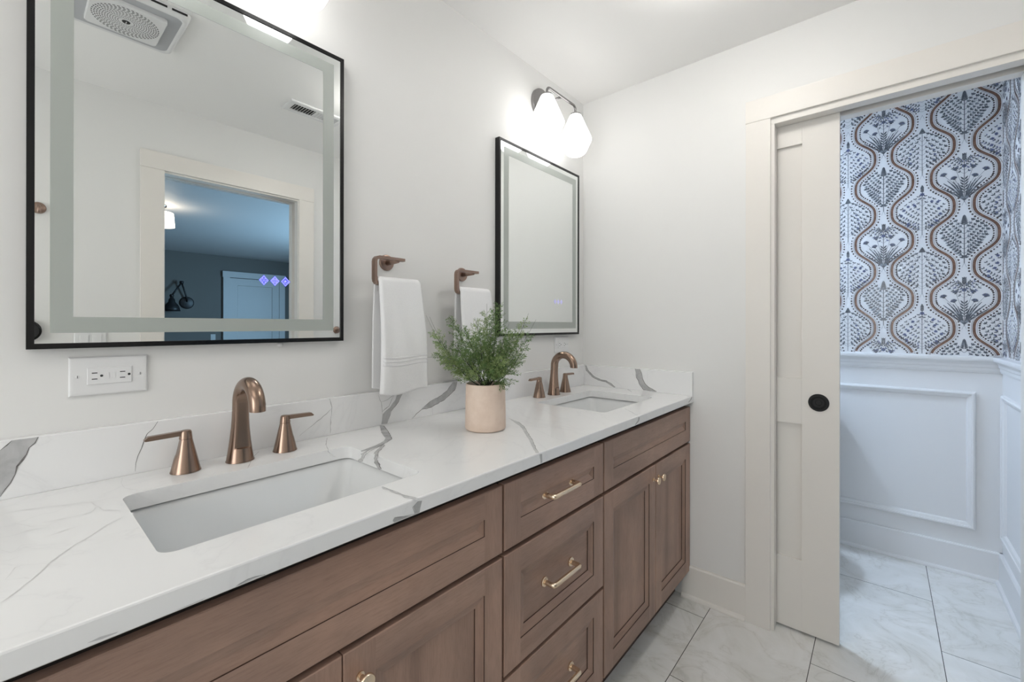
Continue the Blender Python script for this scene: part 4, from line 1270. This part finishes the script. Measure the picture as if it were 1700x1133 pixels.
for fi, (px, py, w, curl, den) in enumerate(FR):
    tip = fern_tip(px, py, w)
    base = PC + Vector((rp.uniform(-.016, .016), rp.uniform(-.016, .016), .122))
    side = (tip - base); side.z = 0
    mid = base + (tip - base) * .5 + Vector((0, 0, -.34 * side.length + .0)) if curl < 0 else base + (tip - base) * .5 + Vector((0, 0, .25 * side.length))
    mid = mid + Vector((rp.uniform(-.008, .008), rp.uniform(-.008, .008), curl * .3))
    def cur(q): return base * (1 - q) ** 2 + mid * (2 * q * (1 - q)) + tip * q * q
    Lf = sum((cur((i + 1) / 20) - cur(i / 20)).length for i in range(20))
    mb = MB()
    mb.tube([cur(i / 14) for i in range(15)], [.0015 * (1 - .8 * i / 14) for i in range(15)], 5, 1)
    nb = int(Lf / .0048 * den)
    lightf = 2 if (fi % 3 == 1) else 0
    for b in range(nb):
        q = .20 + (.66 if den < .95 else .75) * (b + rp.random() * .6) / nb
        p = cur(q)
        tq = (cur(min(1, q + .02)) - cur(q - .02)).normalized()
        sd = tq.cross(Vector((rp.uniform(-1, 1), rp.uniform(-1, 1), rp.uniform(-1, 1)))).normalized()
        ln = (.050 * sin(pi * min(1, (q * .86 + .12))) ** .8 * (1 - q * .45) + .004) * rp.uniform(.65, 1.15)
        dr_ = (tq * .75 + sd * .9).normalized()
        e = p + dr_ * ln
        nrm = dr_.cross(Vector((0, 0, 1))).normalized() * .00035
        mb.add([p - nrm, p + nrm, e], [(0, 1, 2)], 1)
        nl = max(3, int(ln / .0021))
        for i in range(nl):
            f_ = .15 + .85 * (i + .5) / nl
            lp = p + dr_ * (ln * f_)
            for s_ in (-1, 1):
                rv3 = Vector((rp.uniform(-1, 1), rp.uniform(-1, 1), rp.uniform(-1, 1)))
                a = dr_.cross(rv3).normalized()
                ld = (dr_ * .75 + a * s_ * .8).normalized()
                ll = rp.uniform(.0042, .0090)
                wv = ld.cross(rv3).normalized() * (ll * .115)
                m_ = lightf if rp.random() < .7 else (2 if rp.random() < .5 else 0)
                mb.add([lp, lp + ld * ll * .5 + wv, lp + ld * ll, lp + ld * ll * .5 - wv], [(0, 1, 2, 3)], m_)
    mb.build('frond', [M['leaf'], M['stem'], M['leaf2']], pot, normals=False)

# ---------------------------------------------------------------- outlets, switches
def outlet():
    x0, x1, z0, z1 = .0795, .2015, 1.0965, 1.1755
    t_ = thing('wall_outlet', ((x0 + x1) / 2, YW, (z0 + z1) / 2), '', 'outlet', 'white wall outlets')
    def mp(u, v, d): return (u, YW - d, v)
    mb = MB()
    mb.rings(mp, x0, x1, z0, z1, [(0, .0003), (0, .0035), (.0025, .0058), (.006, .0062)])
    mb.build('plate', M['plastic'], t_)
    cz = (z0 + z1) / 2
    cx = (x0 + x1) / 2
    mb = MB()
    mb.rings(mp, cx - .0345, cx + .0345, cz - .0170, cz + .0170, [(-.0008, .00625), (-.0008, .0064), (0, .0064), (0, .0076), (.001, .0084)], (0, 0))
    for s_ in (-1, 1):
        sx_ = cx + s_ * .0215
        for dz in (-.0062, .0062):
            mb.box(sx_ - .0042 - .002, sx_ + .0042 - .002, YW - .0087, YW - .0080, cz + dz - .0009, cz + dz + .0009, 0, 1)
        mb.lathe([(0, -.0087), (.0024, -.0087), (.0024, -.008)], (sx_ + .0085, YW, cz), 'y', 14, 1)
    mb.box(cx - .0075, cx - .0015, YW - .0093, YW - .008, cz - .0058, cz + .0058, .0004, 0)
    mb.box(cx + .0020, cx + .0080, YW - .0093, YW - .008, cz - .0058, cz + .0058, .0004, 0)
    mb.build('receptacle', [M['plastic'], M['slot']], t_)
    for s_ in (-1, 1):
        mb = MB()
        c = (cx + s_ * .0485, YW, cz)
        mb.lathe([(0, -.0074), (.0022, -.0072), (.0032, -.0062)], c, 'y', 16, 0)
        mb.box(c[0] - .0004, c[0] + .0004, YW - .0077, YW - .0070, cz - .0026, cz + .0026, 0, 1)
        mb.build('screw', [M['plastic'], M['slot']], t_)
    return t_
o1 = outlet()
o1['label'] = 'white double wall outlet below the large near mirror'
o2 = place_copy(o1, (1.8225, YW, 1.1445), 'white double wall outlet below the far mirror, by the corner')

# tiny sensor lens under the near mirror
mb = MB()
mb.lathe([(0, -.012), (.004, -.0115), (.0062, -.009), (.0066, -.0005)], (.4775, YW, 1.1885), 'y', 20)
o = mb.build('bumper_pad', M['plastic'])
setp(o, 'tiny clear round bumper peeking out under the near mirror', 'bumper')

# ---------------------------------------------------------------- things on the opposite wall, seen in the near mirror
sp_ = thing('switch_plate', (.270, YO, 1.157), 'white double switch plate on the opposite wall, low in the mirror', 'light switch')
def mpo(u, v, d): return (u, YO + d, v)
mb = MB(); mb.rings(mpo, .212, .328, 1.098, 1.216, [(0, .0003), (0, .004), (.003, .006), (.006, .0063)]); mb.build('plate', M['plastic'], sp_)
for cx in (.247, .293):
    mb = MB(); mb.rings(mpo, cx - .0165, cx + .0165, 1.124, 1.190, [(0, .0060), (0, .0085), (.002, .0095)]); mb.build('rocker', M['plastic'], sp_)
    for z in (1.110, 1.204):
        mb = MB(); mb.lathe([(0, .0078), (.0026, .0072), (.003, .006)], (cx, YO, z), 'y', 14)
        mb.build('screw', M['chrome'], sp_)
hk = thing('robe_hook', (.094, YO, 1.785), 'brushed metal robe hook on a round plate, at the left edge of the near mirror', 'hook')
mb = MB(); mb.lathe([(0, .012), (.020, .012), (.026, .008), (.0265, .0005)], (.094, YO, 1.785), 'y', 32); mb.build('rosette', M['bronze_dull'], hk)
mb = MB(); mb.tube([(.094, YO + .010, 1.787), (.094, YO + .040, 1.787), (.094, YO + .047, 1.782), (.094, YO + .049, 1.770), (.094, YO + .049, 1.752)], .0075, 12); mb.build('prong', M['bronze_dull'], hk)
th_ = thing('thermostat', (.056, YO, 1.212), 'round black wall dial reflected in the lower left corner of the near mirror', 'thermostat')
mb = MB(); mb.lathe([(.050, .0005), (.050, .022), (.047, .026), (.041, .027)], (.056, YO, 1.212), 'y', 48); mb.build('ring', M['black'], th_)
mb = MB(); mb.lathe([(.041, .0262), (.030, .0262), (0, .0262)], (.056, YO, 1.212), 'y', 48); mb.build('face', M['blackm'], th_)
tb = thing('towel_bar', (1.76, YO, 1.215), 'bronze towel bar on the opposite wall, at the right edge of the near mirror', 'towel bar')
for x in (1.545, 1.975):
    mb = MB(); mb.lathe([(0, .012), (.019, .012), (.0245, .008), (.025, .0005)], (x, YO, 1.205), 'y', 28)
    mb.tube([(x, YO + .010, 1.205), (x, YO + .050, 1.209)], .008, 12); mb.build('post', M['bronze_dull'], tb)
mb = MB(); mb.box(1.528, 1.992, YO + .044, YO + .060, 1.2035, 1.2165, .002); mb.build('bar', M['bronze_dull'], tb)

# ceiling exhaust fan
fx0, fx1, fy0, fy1 = .125, .465, .055, .395
fan = thing('exhaust_fan', ((fx0 + fx1) / 2, (fy0 + fy1) / 2, ZC), 'white square ceiling exhaust fan with round perforated grille, seen in the near mirror', 'ceiling fan')
mb = MB()
zz = ZC
def rloop(i, r, dz): return [(a, b, zz - dz) for a, b in rrect(fx0 + i, fx1 - i, fy0 + i, fy1 - i, r, 8)]
mb.grid([rloop(-.002, .03, .0004), rloop(0, .03, .012), rloop(.006, .03, .024), rloop(.014, .028, .028), rloop(.022, .026, .024)], 0, True, closeu=True)
for k in range(2):
    a = fx0 + .215 + k * .062
    mb.box(a, a + .048, fy1 + .0003, fy1 + .0012, zz - .014, zz - .006, 0, 1)
mb.build('housing', [M['plastic'], M['slot']], fan)
mb = MB()
rl = rloop(.021, .026, .0235)
mb.add(rl, [tuple(range(len(rl)))])
mb.build('lens', M['grayplastic'], fan)
mb = MB()
gx, gy, gh = .2950, .225, .108
pts = rrect(gx - gh, gx + gh, gy - gh, gy + gh, .014, 6)
mb.grid([[(a, b, zz - .0236) for a, b in pts], [(a, b, zz - .036) for a, b in pts], [(gx + (a - gx) * .975, gy + (b - gy) * .975, zz - .039) for a, b in pts]], 0, True, closeu=True)
mb.add([(gx + (a - gx) * .975, gy + (b - gy) * .975, zz - .039) for a, b in pts], [tuple(range(len(pts)))], 0)
for ring_ in range(11):
    rr = .024 + ring_ * .0072
    nh = 26 + 2 * ring_
    for k in range(nh):
        a = 2 * pi * k / nh + ring_ * .37
        cx, cy = gx + rr * cos(a), gy + rr * sin(a)
        e = .0012 + .00010 * ring_
        tx, ty = -sin(a), cos(a)
        mb.add([(cx + tx * e * c_ + cos(a) * e * d_, cy + ty * e * c_ + sin(a) * e * d_, zz - .0393) for c_, d_ in ((-1.7, -1), (1.7, -1), (1.7, 1), (-1.7, 1))], [(0, 1, 2, 3)], 1)
mb.build('grille', [M['plastic'], mat('grille_hole', (.12, .12, .12), .7)], fan, normals=False)
mb = MB()
mb.lathe([(0, -.0412), (.011, -.0412), (.0125, -.0392)], (gx, gy, zz), 'z', 24, 0)
mb.box(gx - .0015, gx + .0015, gy - .008, gy + .008, zz - .0418, zz - .0410, 0, 1)
mb.build('badge', [M['slot'], M['chrome']], fan)

# ceiling register
vt = thing('ceiling_vent', (1.132, -.018, ZC), 'white ceiling air register with black louvre slots, top right of the near mirror', 'vent')
vx0, vx1, vy0, vy1 = .978, 1.287, -.086, .051
def mpc(u, v, d): return (u, v, ZC - d)
mb = MB(); mb.rings(mpc, vx0, vx1, vy0, vy1, [(0, .0003), (.0, .004), (.006, .008), (.030, .008), (.032, .002)], mfill=1); mb.build('frame', [M['plastic'], M['slot']], vt)
for k in range(17):
    x = vx0 + .040 + k * .0143
    mb = MB()
    t_ = -.0022 if k < 8 else .0032
    mb.prism([(x - .0010 - t_, .0015), (x + .0010 - t_, .0015), (x + .0010 + t_, .0085), (x - .0010 + t_, .0085)], lambda a, d: (a, vy0 + .033, ZC - d), lambda a, d: (a, vy1 - .033, ZC - d))
    mb.build('louvre', M['plastic'], vt)

# housing added for the fill light in the left part of the bathroom (its lamp is the light at the top of the script)
cf = thing('ceiling_light', (-.75, .30, ZC), 'square white flush fill light added in the left part of the bathroom, out of view', 'light')
mb = MB(); mb.rings(lambda u, v, d: (u, v, ZC - d), -1.24, -.26, -.19, .79, [(0, .0003), (0, .030), (.02, .034), (.03, .026)], mfill=1)
mb.build('frame', [M['plastic'], M['ceramic']], cf)

dl = thing('ceiling_light', (1.36, .36, ZC), 'round white drum fill light added in the middle of the bathroom, above the frame', 'light')
mb = MB(); mb.lathe([(.05, -.0003), (.05, -.03), (.0, -.03)], (1.36, .36, ZC), 'z', 32); mb.build('canopy', M['plastic'], dl)
mb = MB(); mb.lathe([(0, -.032), (.122, -.032), (.128, -.038), (.128, -.088), (.122, -.094), (0, -.094)], (1.36, .36, ZC), 'z', 40); mb.build('diffuser', M['drum'], dl, sharp=30)
tl = thing('ceiling_light', (2.56, 1.0, ZC), 'square white flush ceiling light inside the toilet room, hidden above the door', 'light')
mb = MB(); mb.rings(lambda u, v, d: (u, v, ZC - d), 2.42, 2.70, .86, 1.14, [(0, .0003), (0, .030), (.02, .034), (.03, .026)], mfill=1)
mb.build('frame', [M['plastic'], M['ceramic']], tl)

# ---------------------------------------------------------------- toilet behind the pocket door (its shadow falls on the wainscot)
ty = .412
wc = thing('toilet', (2.78, ty, 0), 'white toilet against the back wall of the toilet room, behind the pocket door', 'toilet')
mb = MB()
rows = [[(a, b, z) for a, b in rrect(2.915 + i, 3.098, ty - .205 + i, ty + .205 - i, .05, 8)] for z, i in ((.395, .03), (.41, .02), (.60, .006), (.745, .0))]
mb.grid(rows, 0, True, closeu=True); mb.add(rows[-1], [tuple(range(len(rows[-1])))]); mb.add(rows[0], [tuple(range(len(rows[0])))])
mb.build('tank', M['ceramic'], wc, sharp=40)
mb = MB()
rows = [[(a, b, z) for a, b in rrect(2.905 + i, 3.100, ty - .215 + i, ty + .215 - i, .055, 8)] for z, i in ((.745, .004), (.750, .0), (.775, .0), (.787, .012))]
mb.grid(rows, 0, True, closeu=True); mb.add(rows[-1], [tuple(range(len(rows[-1])))])
mb.build('tank_lid', M['ceramic'], wc, sharp=50)
def egg(cx, rx, ry, z, n=36): return [(cx + rx * cos(2 * pi * k / n) * (1.0 if cos(2 * pi * k / n) > 0 else 1.15), ty + ry * sin(2 * pi * k / n), z) for k in range(n)]
mb = MB()
rows = [egg(2.74, .20, .115, 0), egg(2.74, .20, .115, .03), egg(2.76, .17, .095, .10), egg(2.76, .17, .10, .20), egg(2.72, .20, .155, .32), egg(2.70, .215, .185, .385), egg(2.70, .215, .188, .40), egg(2.69, .16, .14, .395), egg(2.69, .12, .10, .30), egg(2.70, .05, .05, .22)]
mb.grid(rows, 0, True, closeu=True); mb.add(rows[-1], [tuple(range(36))])
mb.build('bowl', M['ceramic'], wc)
mb = MB()
rows = [egg(2.70, .215, .19, .402), egg(2.70, .218, .193, .410), egg(2.70, .215, .19, .420), egg(2.70, .20, .175, .428), egg(2.70, .001, .001, .432)]
mb.grid(rows, 0, True, closeu=True)
mb.build('seat_lid', M['plastic'], wc)
mb = MB(); mb.tube([(2.914, ty + .14, .69), (2.895, ty + .14, .69), (2.890, ty + .10, .685), (2.890, ty + .07, .683)], .007, 10); mb.build('flush_lever', M['nickel'], wc)

# ---------------------------------------------------------------- bedroom things seen in the near mirror
ws = thing('swing_arm_lamp', (1.93, BYF, 1.600), 'black swing arm wall lamp with bell shade in the reflected bedroom', 'lamp')
B0 = Vector((1.93, BYF, 1.600))
mb = MB(); mb.lathe([(0, .022), (.085, .022), (.098, .014), (.10, .0005)], B0, 'y', 36); mb.build('rosette', M['blackm'], ws)
mb = MB()
J = Vector((1.84, BYF + .10, 1.925)); S0 = Vector((1.70, BYF + .16, 1.70))
mb.tube([B0 + Vector((0, .02, .02)), B0 + Vector((-.005, .05, .06)), J], .012, 10)
mb.tube([J, S0], .012, 10)
mb.lathe([(0, -.026), (.026, -.020), (.03, 0), (.026, .02), (0, .026)], J, 'z', 16)
mb.lathe([(0, -.028), (.024, -.02), (.030, 0), (.024, .02), (0, .028)], S0, 'z', 16)
mb.build('arm', M['blackm'], ws)
mb = MB()
mb.lathe([(.020, -.02), (.030, -.05), (.040, -.055), (.044, -.10), (.085, -.15), (.105, -.20), (.112, -.245), (.106, -.245), (.08, -.15), (.0, -.10)], S0, 'z', 32); mb.build('shade', M['blackm'], ws)
sw = thing('switch_plate', (2.30, BYF, 1.02), 'small white switch beside the reflected bedroom door', 'light switch')
def mpw(u, v, d): return (u, BYF + d, v)
mb = MB(); mb.rings(mpw, 2.265, 2.335, .955, 1.075, [(0, .0003), (0, .006)]); mb.build('plate', M['bed_trim'], sw)
mb = MB(); mb.rings(mpw, 2.285, 2.315, .985, 1.045, [(0, .006), (0, .010)]); mb.build('rocker', M['bed_trim'], sw)
lp = thing('pendant_lamp', (.985, -3.05, ZC), 'cream drum ceiling lamp glowing in the reflected bedroom', 'lamp')
mb = MB(); mb.lathe([(0, 0), (.06, 0), (.06, -.02), (.008, -.022), (.008, -.08)], (.985, -3.05, ZC - .0003), 'z', 28); mb.build('canopy', M['nickel'], lp)
mb = MB(); mb.lathe([(.0, -.082), (.115, -.08), (.125, -.215), (.0, -.2151)], (.985, -3.05, ZC), 'z', 36); mb.build('shade', M['lampshade'], lp)
